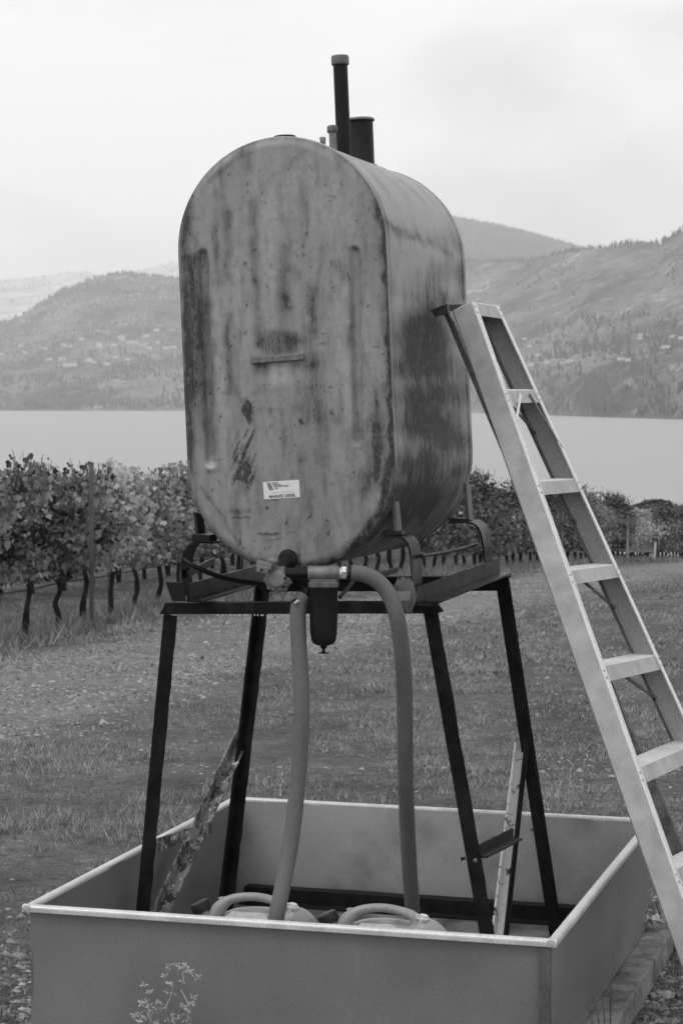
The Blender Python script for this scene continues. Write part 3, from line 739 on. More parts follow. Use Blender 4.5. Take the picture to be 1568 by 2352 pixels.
# ------------------------------------------------------------------ stand
T = thing('tank_stand', 'rusty black angle iron stand carrying the fuel tank inside the tray', 'tank stand', (.03, 6.95, ZF))
Lp = lambda w_, t_: [(0, 0), (w_, 0), (w_, t_), (t_, t_), (t_, w_), (0, w_)]
def angle(p0, p1, xd, yd, w_=.05, t_=.006, n=26, jit=.0018, name='leg', mat='rust', wy=None):
    wy = wy or w_
    pf = [(0, 0), (w_, 0), (w_, t_), (t_, t_), (t_, wy), (0, wy)]; ax = (Vector(p1) - Vector(p0)).normalized()
    xd = Vector(xd); xd = (xd - ax * xd.dot(ax)).normalized(); yd = Vector(yd); yd = (yd - ax * yd.dot(ax)).normalized()
    mb = MB(); mb.sweep(pf, p0, p1, xd, yd, n, jit); return mb.build(name, mat, T)
EX = (.957, -.29, 0); EY = (.29, .957, 0); nEX = (-.957, .29, 0); nEY = (-.29, -.957, 0)
# beams: webs face the front
bf0 = P(378, 1411, 6.62); bf1 = P(1006, 1407, 6.42); bf1.z = P(1015, 1409, 6.42).z
pf = [(0, 0), (.0, .030), (.045, .030), (.045, .036), (-.004, .036), (-.006, 0)]
mb = MB(); mb.sweep([(0, 0), (.0055, 0), (.0055, .029), (.05, .029), (.05, .0345), (0, .0345)], bf0, bf1, EY, (0, 0, 1), 30, .0008); mb.build('front_beam', 'rust_beam', T)
bb0 = P(588, 1359, 7.55); bb1 = P(1166, 1357, 7.33)
mb = MB(); mb.sweep([(0, 0), (.0055, 0), (.0055, .042), (.05, .042), (.05, .048), (0, .048)], bb0, bb1, EY, (0, 0, 1), 30, .0008); mb.build('back_beam', 'rust', T)
fFL = P(300, 2256, 6.69); fFR = P(1128, 2328, 6.32); fBL = onz(505, 2125, ZF); fBR = onz(1262, 2160, ZF)
fFL.z = fFR.z = fBL.z = fBR.z = ZF + .004
angle(P(376, 1411, 6.635), fFL, EX, EY, .043, name='leg')
angle(P(972, 1408, 6.455), fFR, EX, EY, .043, name='leg')
angle(P(594, 1350, 7.56), fBL, EX, nEY, .042, name='leg')
angle(P(1137, 1335, 7.37), fBR, EX, EY, .040, name='leg')
mb = MB(); a_ = P(1163, 1332, 7.40); 
angle(P(1156, 1322, 7.42), fBR + Vector((.03, .045, 0)), EX, EY, .016, name='leg_flange')
# upper pads where legs meet the beams
# braces
angle(P(545, 1697, 7.48), P(305, 2215, 6.70), EX, nEY, .044, mat='flake', name='brace', n=30, jit=.0008)
angle(P(354, 1959, 6.74), P(486, 1913, 7.05), (0, 0, 1), (-.9, .3, 0), .042, .006, mat='flake', name='brace', n=12)
angle(P(1186, 1722, 7.25), P(1121, 2260, 6.47), EX, nEY, .035, mat='flake2', name='brace', n=30, jit=.0008)
angle(P(1206, 1705, 7.24), P(1146, 2260, 6.45) , EX, nEY, .013, mat='rust', name='brace', n=20)
angle(P(1090, 1970, 6.37), P(1174, 1928, 6.8), (0, 0, 1), (.9, -.3, 0), .035, .006, mat='black_dull', name='brace', n=8)
# bolts
for (u, v, Y, r_) in ((1091, 1976, 6.33, .006), (1220, 1905, 7.17, .006)):
    mb = MB(); mb.lathe([(r_, -.006), (r_, .004), (r_ * .6, .006)], P(u, v, Y) + Vector((0, -.004, 0)), (0, -1, 0), 12); mb.build('bolt', 'greypipe', T)
mb = MB(); mb.tube([P(1058, 1973, 6.36), P(1068, 1971, 6.36)], .004, 8); mb.lathe([(.006, 0), (.006, .005)], P(1058, 1973, 6.36), (1, 0, 0), 8); mb.build('bolt', 'rust', T)
# base rail on the tray floor along the back wall
ra = cBL.lerp(cBR, .03) ; rb = cBL.lerp(cBR, .97); ra = Vector((ra.x, ra.y - .10, ZF)); rb = Vector((rb.x, rb.y - .10, ZF))
mb = MB(); mb.sweep([(0, 0.004), (.006, 0.004), (.006, .05), (.055, .05), (.055, .056), (0, .056)], ra, rb, EY, (0, 0, 1), 40, .001)
mb.sweep([(-.05, .004), (-.002, .004), (-.002, .010), (-.05, .010)], ra, rb, EY, (0, 0, 1), 40, .001); mb.build('base_rail', 'black_dull', T)
for (p_, q_) in ((bf0, -1), (bf1, 1)):
    d_ = (bf1 - bf0).normalized() * q_; z_ = Vector((0, 0, 1)); mb = MB()
    tri = [p_ - d_ * .004, p_ + z_ * .033 - d_ * .004, p_ + z_ * (.006 if q_ > 0 else .001) + d_ * .016]
    o_ = Vector(EY) * .0055; mb.add(tri + [x + o_ for x in tri], [(0, 1, 2), (5, 4, 3), (0, 3, 4, 1), (1, 4, 5, 2), (2, 5, 3, 0)]); mb.build('beam_tip', 'rust_beam', T)
# water drops hanging under the beam
mb = MB()
m, t, b = newmat('water_drop'); b.inputs['Base Color'].default_value = g(.9); b.inputs['Roughness'].default_value = .05; b.inputs['Metallic'].default_value = .6; M['drop'] = m
for u in (530, 540, 550, 562, 568, 585, 592, 600, 604, 500, 512, 745, 830):
    mb.lathe([(.0006, .003), (.0022, .0), (.0016, -.002), (.0003, -.003)], P(u, 1413, 6.60 - (u - 365) / 650 * .2), (0, 0, 1), 8)
mb.build('water_drops', 'drop', T)

# ------------------------------------------------------------------ tank
TR = .326; TS = .320; TL = 1.0
ez = Vector((-.0456, 0, 1)); ez = (ez - Vector(EY) * ez.dot(Vector(EY))).normalized(); eyv = Vector(EY).normalized(); ex = eyv.cross(ez)
tc0 = P(651, 815, 6.5)
TM = Matrix((( ex.x, eyv.x, ez.x, tc0.x), (ex.y, eyv.y, ez.y, tc0.y), (ex.z, eyv.z, ez.z, tc0.z), (0, 0, 0, 1)))
TMi = TM.inverted()
bofs = Vector((0, .5, -TR - TS - .14))
T = thing('fuel_tank', 'weathered grey upright oval fuel tank streaked with dark stains on the rusty stand', 'fuel tank', mat=TM @ Matrix.Translation(bofs), base=bofs)
TANK = T
def loc_face(u, v, b_=0.):            # local (a, c) on the tank's end plate seen at (u, v)
    d = TMi.to_3x3() @ ray(u, v); o_ = TMi @ O; t_ = (b_ - o_.y) / d.y; q = o_ + d * t_; return q.x, q.z
def loc_side(u, v):                   # local (b, c) on the flat right side
    d = TMi.to_3x3() @ ray(u, v); o_ = TMi @ O; t_ = (TR - o_.x) / d.x; q = o_ + d * t_; return q.y, q.z
na, nc = 171, 300
A = TR * np.sin(np.linspace(-1, 1, na) * np.pi / 2); 
ga = np.repeat(A[:, None], nc, 1); hh = TS + np.sqrt(np.maximum(TR ** 2 - A ** 2, 0)); gc = hh[:, None] * np.linspace(-1, 1, nc)[None]
def segd(a, c, a0, c0, a1, c1):
    dx, dc = a1 - a0, c1 - c0; t_ = np.clip(((a - a0) * dx + (c - c0) * dc) / (dx * dx + dc * dc + 1e-12), 0, 1)
    return np.hypot(a - a0 - t_ * dx, c - c0 - t_ * dc)
rr = segd(ga, gc, 0, -TS, 0, TS); q = np.clip(TR - rr, 0, 1)
gb = .016 * (1 - np.clip(q / .028, 0, 1)) ** 2 - .006 * sm(q, 0, .3)
gr0, gr1 = loc_face(814, 578), loc_face(822, 1010); gl0, gl1 = loc_face(466, 585), loc_face(484, 1062)
for (p0, p1, dp) in ((gr0, gr1, .017), (gl0, gl1, .016)):
    dd = segd(ga, gc, p0[0], p0[1], p1[0], p1[1]); gb += dp * (1 - sm(dd, .006, .019))
ud = lambda u, v: loc_face(u, v)
dA = np.array(ud(482, 1070)); gb -= .007 * np.exp(-((ga - dA[0]) ** 2 + (gc - dA[1]) ** 2) / .012 ** 2)
nzv = np.vectorize(lambda a, c, s, k: noise.noise(Vector((a * s, c * s, k))))
gb += .0018 * nzv(ga, gc, 6., 1.)
# stains, and shade painted along the grooves
st = np.zeros_like(ga); pl = np.zeros_like(ga)
wob = nzv(ga, gc, 22., 3.) * .012; wob2 = nzv(ga, gc, 60., 6.) * .005
def streak(u0, v0, u1, v1, wpx, s_, soft=1.):
    global st
    a0, c0 = ud(u0, v0); a1, c1 = ud(u1, v1); w_ = wpx / 769
    d = segd(ga + wob, gc + wob * 2, a0, c0, a1, c1); st += s_ * np.exp(-(d / w_) ** 2)
def blob(u, v, ru, rv, s_, hard=2., arr='st', rot=0.):
    global st, pl
    a0, c0 = ud(u, v); x = ga - a0 + wob * .6 + wob2; y = gc - c0 + wob * .6 + wob2
    cs, sn = math.cos(rot), math.sin(rot); x, y = x * cs + y * sn, -x * sn + y * cs
    e_ = np.hypot(x / (ru / 769), y / (rv / 769)); val = s_ * np.exp(-e_ ** hard)
    if arr == 'st': st += val
    else: pl += val
for s_ in [(458, 600, 476, 1010, 24, .4), (425, 480, 432, 1040, 16, .4), (440, 600, 450, 900, 26, .35), (522, 490, 524, 650, 11, .38), (525, 730, 530, 900, 12, .5), (583, 470, 590, 640, 12, .42),
           (588, 640, 594, 760, 12, .33), (655, 560, 650, 700, 14, .45), (652, 690, 652, 765, 13, .25), (716, 660, 722, 760, 14, .5), (722, 830, 730, 960, 24, .48), (738, 960, 742, 1060, 16, .3), (705, 760, 716, 830, 14, .3),
           (866, 900, 868, 1080, 20, .42), (858, 980, 860, 1110, 26, .35), (876, 480, 886, 640, 8, .6), (886, 620, 898, 1060, 6, .75), (862, 420, 880, 540, 7, .45), (812, 1000, 826, 1120, 20, .22), (775, 600, 790, 640, 12, .35),
           (800, 600, 815, 990, 7, .3), (432, 900, 436, 1080, 16, .35), (500, 560, 505, 640, 10, .25), (610, 420, 700, 345, 10, .12), (520, 400, 500, 520, 20, .22), (440, 440, 420, 560, 12, .35), (560, 350, 480, 410, 10, .25),
           (465, 1120, 560, 1262, 5, .35), (600, 1290, 760, 1292, 5, .3), (895, 1060, 870, 1180, 9, .55), (860, 1190, 800, 1270, 8, .45), (650, 930, 655, 1010, 24, .1), (590, 870, 600, 990, 18, .12)]: streak(*s_)
for (g0_, g1_, sg) in ((gr0, gr1, 1), (gl0, gl1, 1)):  # relief painted on each groove: shaded edge line and lighter lit strip
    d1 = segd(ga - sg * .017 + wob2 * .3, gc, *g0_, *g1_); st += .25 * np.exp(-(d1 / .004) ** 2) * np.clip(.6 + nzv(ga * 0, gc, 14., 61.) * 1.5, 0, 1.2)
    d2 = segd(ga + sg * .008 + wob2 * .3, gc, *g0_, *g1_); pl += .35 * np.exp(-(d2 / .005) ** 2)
blob(640, 787, 58, 30, .62, 6); blob(600, 838, 18, 10, .6); blob(612, 850, 10, 26, .35); blob(645, 866, 46, 20, .55, 3, 'pl'); blob(690, 838, 30, 10, .3)
blob(570, 946, 9.5, 27, 1.6, 5, rot=.08); blob(662, 1287, 26, 14, .9, 3); blob(765, 945, 7, 7, .75, 3); blob(776, 962, 16, 13, .42, 3, rot=-.5); blob(622, 944, 4, 9, .7, 3); blob(628, 975, 2.5, 4, .8)
blob(695, 967, 9, 3.4, 1., 3, rot=-.7); blob(548, 1030, 3, 3, .8); blob(482, 1070, 11, 11, .9, 3, 'pl'); blob(484, 1082, 12, 5, .5); blob(825, 1060, 12, 28, .5, 2, 'pl')
blob(550, 1176, 30, 8, .4, 3); blob(620, 1226, 30, 3.2, .75, 4); blob(552, 1190, 24, 2.2, .8, 4); blob(632, 1238, 18, 1.8, .5, 4); blob(740, 790, 9, 3, .5); blob(845, 1110, 14, 30, .25)
blob(685, 400, 5, 9, .5, 3, 'pl'); blob(770, 475, 60, 70, .22, 2, 'pl'); blob(620, 520, 30, 150, .18, 2, 'pl'); blob(560, 700, 22, 170, .22, 2, 'pl'); blob(690, 640, 20, 120, .2, 2, 'pl'); blob(790, 800, 14, 220, .3, 2, 'pl'); blob(505, 840, 12, 220, .26, 2, 'pl'); blob(620, 660, 14, 120, .25, 2, 'pl')
blob(560, 1100, 22, 50, .28, 3, rot=-.35)
rs = random.Random(5)
for k in range(34):
    u0 = rs.uniform(546, 588); v0 = 985 + (rs.random()) * 110; ln_ = rs.uniform(12, 46); sl_ = -.42
    a0, c0 = ud(u0, v0); a1, c1 = ud(u0 + sl_ * ln_, v0 + ln_)
    d = segd(ga + wob2 * .5, gc, a0, c0, a1, c1); st += rs.uniform(.35, .95) * np.exp(-(d / (rs.uniform(1.1, 2.3) / 769)) ** 2)
for k in range(12): blob(rs.uniform(545, 575), rs.uniform(1060, 1105), rs.uniform(3, 8), rs.uniform(4, 9), rs.uniform(.4, .8), 3, rot=-.4)
for k in range(150):
    u0 = rs.uniform(425, 885); v0 = rs.uniform(340, 1285); rr_ = rs.uniform(1.2, 3.2)
    a0, c0 = ud(u0, v0); msk = (np.abs(ga - a0) < .03) & (np.abs(gc - c0) < .03)
    st[msk] += rs.uniform(.3, .9) * np.exp(-(np.hypot(ga[msk] - a0, (gc[msk] - c0) * rs.uniform(.4, 1.2)) / (rr_ / 769)) ** 2)
for k in range(26):
    u0 = rs.uniform(450, 870); v0 = rs.uniform(360, 1270); an_ = rs.choice([rs.uniform(-.4, .4), rs.uniform(1.2, 1.9)]); ln_ = rs.uniform(8, 30)
    a0, c0 = ud(u0, v0); a1, c1 = ud(u0 + ln_ * math.cos(an_), v0 + ln_ * math.sin(an_)); d = segd(ga + wob2, gc, a0, c0, a1, c1); st += rs.uniform(.25, .6) * np.exp(-(d / (1.2 / 769)) ** 2)
hs_ = nzv(ga * 4.2, gc, 9., 8.) * .28 + nzv(ga * 2, gc * .35, 16., 12.) * .25
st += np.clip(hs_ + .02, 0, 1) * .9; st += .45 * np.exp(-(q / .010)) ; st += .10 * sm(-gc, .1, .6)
st = np.clip(st * 1.1 + np.clip(nzv(ga, gc, 34., 71.) * .22, 0, 1) + np.clip(nzv(ga * 2.2, gc * .5, 30., 73.) * .30, 0, 1), 0, 1.15); pl = np.clip(pl, 0, 1)
Vf = np.stack([ga, gb, gc], -1).reshape(-1, 3) - np.array(bofs)
I = np.arange(na * nc).reshape(na, nc); Ff = np.stack([I[:-1, :-1], I[1:, :-1], I[1:, 1:], I[:-1, 1:]], -1).reshape(-1, 4)
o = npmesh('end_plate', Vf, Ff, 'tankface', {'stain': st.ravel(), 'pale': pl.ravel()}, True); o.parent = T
# shell
per = []; npc = 70; nst = 60
for i in range(npc): an_ = math.pi * i / npc; per.append((math.cos(an_) * TR, TS + math.sin(an_) * TR, math.cos(an_), math.sin(an_)))
for i in range(nst): per.append((-TR, TS - 2 * TS * i / nst, -1, 0))
for i in range(npc): an_ = math.pi + math.pi * i / npc; per.append((math.cos(an_) * TR, -TS + math.sin(an_) * TR, math.cos(an_), math.sin(an_)))
for i in range(nst): per.append((TR, -TS + 2 * TS * i / nst, 1, 0))
per = np.array(per); bs = np.concatenate([[.016, .020, .026, .030, .034, .038, .042, .047, .053], np.linspace(.06, .93, 170), [.94, .948, .956, .964, .972, .98, .99, TL]])
def off(b_):
    r_ = .005 * math.exp(-((b_ - .028) / .004) ** 2) + .0045 * math.exp(-((b_ - .045) / .004) ** 2) + .004 * math.exp(-((b_ - .96) / .008) ** 2)
    return r_
np_, nb_ = len(per), len(bs)
VS = np.zeros((np_, nb_, 3)); so_ = np.array([off(x) for x in bs])
PA = per[:, 0][:, None] + per[:, 2][:, None] * so_[None]; PC = per[:, 1][:, None] + per[:, 3][:, None] * so_[None]; PB = np.repeat(bs[None], np_, 0)
dn = nzv(PB, PC, 4., 21.) * .004 * np.sin(np.clip((PB - .06) / .88, 0, 1) * np.pi); PA = PA + per[:, 2][:, None] * dn; PC = PC + per[:, 3][:, None] * dn
VS = np.stack([PA, PB, PC], -1)
right = np.clip(per[:, 2], 0, 1)[:, None]
st2 = np.zeros_like(PB); pl2 = np.zeros_like(PB)
wob = nzv(PB, PC, 12., 31.) * .03; str_ = nzv(PB * 5, PC * .9, 12., 33.)
def sblob(u, v, rb_, rc_, s_, hard=2.):
    global st2
    b0, c0 = loc_side(u, v); e_ = np.hypot((PB - b0 + wob) / rb_, (PC - c0 + wob + str_ * .03) / rc_); st2 += s_ * np.exp(-e_ ** hard) * (right > 0)
sblob(985, 665, .36, .055, .42, 3); sblob(960, 545, .50, .03, .30); sblob(1030, 690, .2, .02, .5); sblob(1055, 650, .06, .06, .4)
sblob(975, 760, .22, .10, .55); sblob(955, 860, .20, .14, .72); sblob(985, 980, .32, .06, .78, 3); sblob(1030, 900, .22, .20, .45); sblob(970, 1060, .30, .04, .65, 3); sblob(1055, 1010, .10, .12, .4); sblob(940, 1150, .5, .12, .42, 3)
sblob(1000, 1130, .3, .12, .35); sblob(1010, 800, .12, .14, .5)
b0_, c0_ = loc_side(900, 520)
st2 += .40 * np.exp(-((PC - (c0_ - .0) + wob * .5 + .05 * (PB - .1)) / .012) ** 2) * (right > .5) * (PB < .85)
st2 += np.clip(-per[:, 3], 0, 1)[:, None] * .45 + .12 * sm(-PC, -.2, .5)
st2 += np.clip(str_ * .25, 0, .25) * sm(-PC, -.25, .15) + np.clip(nzv(PB, PC, 9., 40.) * .4, 0, .4)
st2 += 1.0 * np.exp(-((PB - .037) / .0035) ** 2) + .55 * np.exp(-((PB - .058) / .006) ** 2) * np.clip(.4 + nzv(PB * 0, PC, 7., 44.) * 1.5, 0, 1)
st2 += .3 * np.exp(-((PB - .95) / .01) ** 2)
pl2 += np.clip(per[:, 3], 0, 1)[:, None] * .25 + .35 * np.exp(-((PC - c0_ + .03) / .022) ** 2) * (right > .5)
fs_ = nzv(PB * 26, PC * 1.3, 3., 81.) + .6 * nzv(PB * 60, PC * 2.6, 3., 83.)
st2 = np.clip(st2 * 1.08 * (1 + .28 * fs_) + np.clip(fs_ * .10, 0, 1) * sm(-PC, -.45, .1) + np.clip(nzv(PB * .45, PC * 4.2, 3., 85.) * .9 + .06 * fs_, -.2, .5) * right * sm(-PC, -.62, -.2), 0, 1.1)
I = np.arange(np_ * nb_).reshape(np_, nb_); I2 = np.roll(I, -1, 0)
Fs = np.stack([I[:, :-1], I2[:, :-1], I2[:, 1:], I[:, 1:]], -1).reshape(-1, 4)[:, ::-1]
o = npmesh('shell', VS.reshape(-1, 3) - np.array(bofs), Fs, 'tankside', {'stain': st2.ravel(), 'pale': pl2.ravel()}, True); o.parent = T
A2 = TR * np.sin(np.linspace(-1, 1, 31) * np.pi / 2); g2 = np.repeat(A2[:, None], 41, 1); h2 = TS + np.sqrt(np.maximum(TR ** 2 - A2 ** 2, 0)); c2 = h2[:, None] * np.linspace(-1, 1, 41)[None]
b2 = TL + .02 * sm(TR - segd(g2, c2, 0, -TS, 0, TS), 0, .1)
I = np.arange(31 * 41).reshape(31, 41); o = npmesh('back_plate', np.stack([g2, b2, c2], -1).reshape(-1, 3) - np.array(bofs), np.stack([I[:-1, :-1], I[:-1, 1:], I[1:, 1:], I[1:, :-1]], -1).reshape(-1, 4), 'tankside', None, True); o.parent = T
# fittings on top, in tank coordinates
top = TS + TR
def tp(b_, a_=0): return Vector((a_, b_, TS + math.sqrt(TR * TR - a_ * a_)))
up_ = (0.0, 0, 1)
mb = MB(); mb.lathe([(.036, -.012), (.036, .006), (.034, .013), (.030, .015), (.0, .015)], tp(.10), up_, 30); mb.build('filler_cap', 'black', T)
mb = MB(); mb.lathe([(.0235, -.01), (.0235, .345)], tp(.72), up_, 26); pp = mb.build('vent_pipe', 'black_dull', T)
mb = MB(); mb.lathe([(.0235, .318), (.0285, .318), (.0290, .322), (.0290, .344), (.0265, .348), (.0, .349)], tp(.72), up_, 28); mb.build('vent_cap', 'cap', pp, loc=(0, 0, 0))
mb = MB(); mb.lathe([(.012, -.01), (.012, .09)], tp(.60), up_, 18); pp = mb.build('short_pipe', 'greypipe', T)
mb = MB(); mb.lathe([(.012, .083), (.0172, .083), (.0172, .098), (.0160, .104), (.009, .107), (0, .107)], tp(.60), up_, 18); mb.build('pipe_cap', 'cap', pp, loc=(0, 0, 0))
mb = MB(); mb.lathe([(.018, -.01), (.018, .008), (.014, .016), (.008, .018), (.008, .028), (.0075, .034), (.0085, .036), (.0105, .055), (.007, .056), (0, .056)], tp(.49), up_, 16); mb.build('gauge_fitting', 'greypipe', T)
mb = MB(); mb.lathe([(.050, -.012), (.050, .012), (.042, .014), (.042, .168)], tp(.93), up_, 32); pp = mb.build('fill_pot', 'black_dull', T)
mb = MB(); mb.lathe([(.0425, .163), (.0475, .160), (.0478, .165), (.043, .170), (.02, .173), (0, .173)], tp(.93), up_, 32); mb.build('pot_lid', 'greypipe', pp, loc=(0, 0, 0))
mb = MB(); mb.tube([tp(.93) + Vector((-.046, -.02, .035)), tp(.93) + Vector((-.030, -.04, .035))], .005, 10); mb.lathe([(.008, 0), (.008, .008)], tp(.93) + Vector((-.052, -.018, .035)), (-1, .3, 0), 6, False); mb.build('lock_bolt', 'cap', pp, loc=(0, 0, 0))
mb = MB(); mb.box(tp(.80) + Vector((.02, 0, -.002)), (.10, .36, .006)); mb.build('top_plate', 'greypipe', T, bevel=.002)
# name-plate bracket on the end plate
a0, c0 = ud(580, 827); a1, c1 = ud(700, 818)
mb = MB(); dx = Vector((a1 - a0, 0, c1 - c0)); 
mb.sweep([(-.012, 0), (-.012, -.011), (-.009, -.013), (.006, -.012), (.009, -.003), (.009, 0)], Vector((a0, -.004, c0)), Vector((a1, -.004, c1)), Vector((-dx.z, 0, dx.x)).normalized() * 1.0, (0, 1, 0), 8)
mb.build('plate_bracket', attr_mat('bracket_paint', 'none', .16, .2, .5, 60, .5), T, bevel=.0015)
# sticker with its print
sa0, sc0 = ud(605.3, 1107.1); sa1, sc1 = ud(687.7, 1102.4); sa2, sc2 = ud(608.5, 1147)
so3 = Vector((sa0, 0, sc0)); sx = Vector((sa1 - sa0, 0, sc1 - sc0)); sy = Vector((sa2 - sa0, 0, sc2 - sc0)); sw, sh = sx.length, sy.length; sxn = sx.normalized(); syn = -sy.normalized()
def face_b(a, c):
    i = int(np.argmin(np.abs(A - a))); j = int(np.argmin(np.abs(gc[i] - c))); return float(gb[i, j])
sbv = min(face_b(*p) for p in ((sa0, sc0), (sa1, sc1), (sa2, sc2), (sa1 + sa2 - sa0, sc1 + sc2 - sc0))) - .0012
SM = Matrix((( sxn.x, syn.x, 0, so3.x), (0, 0, -1, sbv), (sxn.z, syn.z, 0, so3.z), (0, 0, 0, 1)))
mb = MB(); mb.add([(0, 0, 0), (sw, 0, 0), (sw, -sh, 0), (0, -sh, 0), (0, 0, -.003), (sw, 0, -.003), (sw, -sh, -.003), (0, -sh, -.003)], [(3, 2, 1, 0), (0, 1, 5, 4), (1, 2, 6, 5), (2, 3, 7, 6), (3, 0, 4, 7)])
stk = mb.build('sticker', 'sticker', T, loc=(0, 0, 0)); stk.matrix_local = Matrix.Translation(-bofs) @ SM
tag(stk, 'white rectangular sticker reading MARKED DIESEL')
def text(s_, x, y, size, mat, name='lettering', bold=.0):
    cu = bpy.data.curves.new(name, 'FONT'); cu.body = s_; cu.size = size; cu.offset = bold; cu.extrude = .0
    to = bpy.data.objects.new(name, cu); C.objects.link(to); dg = bpy.context.evaluated_depsgraph_get()
    me = bpy.data.meshes.new_from_object(to.evaluated_get(dg)); bpy.data.objects.remove(to); me.materials.clear(); me.materials.append(M[mat])
    o_ = bpy.data.objects.new(name, me); C.objects.link(o_); o_.parent = stk; o_.location = (x, y, .0006); return o_
u_ = sw / 760.
text('MARKED DIESEL', 112 * u_, -328 * u_, 78 * u_, 'ink', bold=.0004)
text('SQUAMY', 190 * u_, -45 * u_, 34 * u_, 'ink', bold=.0003); text('BANCROFT', 208 * u_, -84 * u_, 34 * u_, 'ink', bold=.0003)
text('FUEL DISTRIBUTORS', 226 * u_, -116 * u_, 34 * u_, 'ink', bold=.0003); text('LTD', 244 * u_, -156 * u_, 34 * u_, 'ink', bold=.0003)
text('To Order Call  250-490-3937', 185 * u_, -240 * u_, 36 * u_, 'ink_pale')
mb = MB(); mb.add([(70 * u_, -18 * u_, .0006), (150 * u_, -18 * u_, .0006), (215 * u_, -170 * u_, .0006), (130 * u_, -170 * u_, .0006)], [(3, 2, 1, 0)]); lg = mb.build('emblem', 'ink', stk, loc=(0, 0, 0))
mb = MB()
for k in range(4):
    cx, cy = (112 + 20 * k) * u_, (-42 - 34 * k) * u_; rr_ = 13 * u_
    mb.add([(cx + rr_ * math.cos(j * .785) * (1, .5)[j % 2 if k in (1, 2) else 0], cy + rr_ * math.sin(j * .785) * (1, .5)[j % 2 if k in (1, 2) else 0], .0011) for j in range(8)], [tuple(range(8))])
mb.build('emblem_mark', 'sticker', lg, loc=(0, 0, 0))

def W2L(p): return TMi @ Vector(p)
def wpart(mb, name, mat, bevel=0., parent=None):       # mesh collected in world coordinates, stored in tank coordinates
    mb.v = [tuple(TMi @ Vector(x) - bofs) for x in mb.v]; return mb.build(name, mat, parent or TANK, loc=(0, 0, 0), bevel=bevel)
# skid channels under the tank
for (p0, p1, sgn) in ((P(430, 1383, 6.52), P(640, 1322, 7.52), -1), (P(953, 1393, 6.40), P(1143, 1318, 7.35), 1)):
    mb = MB(); ax = (p1 - p0).normalized(); xh = Vector((ax.y, -ax.x, 0)).normalized()
    mb.sweep([(0, 0), (.048, 0), (.048, .006), (.006, .006), (.006, .056), (0, .056)], p0, p1, xh, (0, 0, 1), 10, .0006); wpart(mb, 'skid_channel', 'black')
    pe = p0 if sgn < 0 else p1
    mb = MB(); c_ = pe + xh * (-.02 if sgn < 0 else .02) + Vector((0, 0, .03))
    if sgn < 0:
        q0, q1, q2, q3 = P(380, 1336, 6.5), P(420, 1338, 6.5), P(428, 1381, 6.5), P(396, 1381, 6.5)
    else:
        q0, q1, q2, q3 = P(1118, 1307, 7.36), P(1143, 1304, 7.38), P(1137, 1325, 7.37), P(1112, 1327, 7.36)
    bk = Vector((0, .008, 0)); mb.add([q0, q1, q2, q3, q0 + bk, q1 + bk, q2 + bk, q3 + bk], [(0, 3, 2, 1), (4, 5, 6, 7), (0, 1, 5, 4), (1, 2, 6, 5), (2, 3, 7, 6), (3, 0, 4, 7)]); wpart(mb, 'end_tab', 'black', .002)
# bent arms
def strip(path, wdir, w_, th, n=6):
    pts = crom([Vector(p) for p in path], n); wd = Vector(wdir).normalized(); vs = []; fs = []; m_ = len(pts)
    for i in range(m_):
        tdir = (pts[min(i + 1, m_ - 1)] - pts[max(i - 1, 0)]).normalized(); nn_ = tdir.cross(wd).normalized()
        for (x, y) in ((-.5, -.5), (.5, -.5), (.5, .5), (-.5, .5)): vs.append(pts[i] + wd * x * w_ + nn_ * y * th)
    for i in range(m_ - 1):
        for j in range(4): a = i * 4 + j; b_ = i * 4 + (j + 1) % 4; fs.append((a, b_, b_ + 4, a + 4))
    fs += [(3, 2, 1, 0), tuple(range(4 * m_ - 4, 4 * m_))]; mb = MB(); mb.add(vs, fs); return mb
wpart(strip([P(890, 1233, 6.5), P(926, 1231, 6.5), P(946, 1245, 6.5), P(954, 1280, 6.5), P(956, 1330, 6.48), P(953, 1386, 6.46)], EY, .115, .006), 'support_arm', 'black', .001)
wpart(strip([P(1040, 1199, 7.2), P(1085, 1198, 7.2), P(1108, 1212, 7.2), P(1118, 1250, 7.22), P(1121, 1285, 7.25), P(1130, 1320, 7.28)], EY, .125, .006), 'support_arm', 'black', .001)
wpart(strip([P(500, 1245, 6.66), P(458, 1244, 6.66), P(437, 1263, 6.66), P(427, 1310, 6.66), P(432, 1368, 6.6)], EY, .09, .006), 'support_arm', 'black', .001)
wpart(strip([P(690, 1212, 7.5), P(655, 1213, 7.5), P(637, 1230, 7.5), P(630, 1275, 7.5), P(632, 1325, 7.5)], EY, .09, .006), 'support_arm', 'black', .001)
# straps and ledges on the tank flank
def bar(p0, p1, xd, w_, th, name, mat='black', bevel=.0015, n=1):
    ax = (p1 - p0).normalized(); xd = Vector(xd); xd = (xd - ax * xd.dot(ax)).normalized(); yd = ax.cross(xd)
    mb = MB(); mb.sweep([(-w_ / 2, -th / 2), (w_ / 2, -th / 2), (w_ / 2, th / 2), (-w_ / 2, th / 2)], p0, p1, xd, yd, n); return wpart(mb, name, mat, bevel)
bar(P(905, 1134, 6.53), P(915, 1229, 6.5), EY, .05, .012, 'strap', 'cap'); bar(P(912, 1132, 6.53), P(905, 1134, 6.53), (0, 0, 1), .012, .03, 'strap_lip', 'greypipe')
bar(P(1071, 1111, 7.22), P(1078, 1196, 7.2), EY, .06, .013, 'strap', 'cap')
bar(P(456, 1180, 6.68), P(462, 1240, 6.66), EY, .06, .01, 'strap', 'black')
bar(P(880, 1224, 6.48), P(925, 1224, 6.47), EY, .06, .012, 'ledge_bar'); bar(P(1030, 1193, 7.2), P(1075, 1195, 7.2), EY, .06, .012, 'ledge_bar')
bar(P(449, 1234, 6.62), P(490, 1236, 6.60), EY, .06, .022, 'ledge_bar')
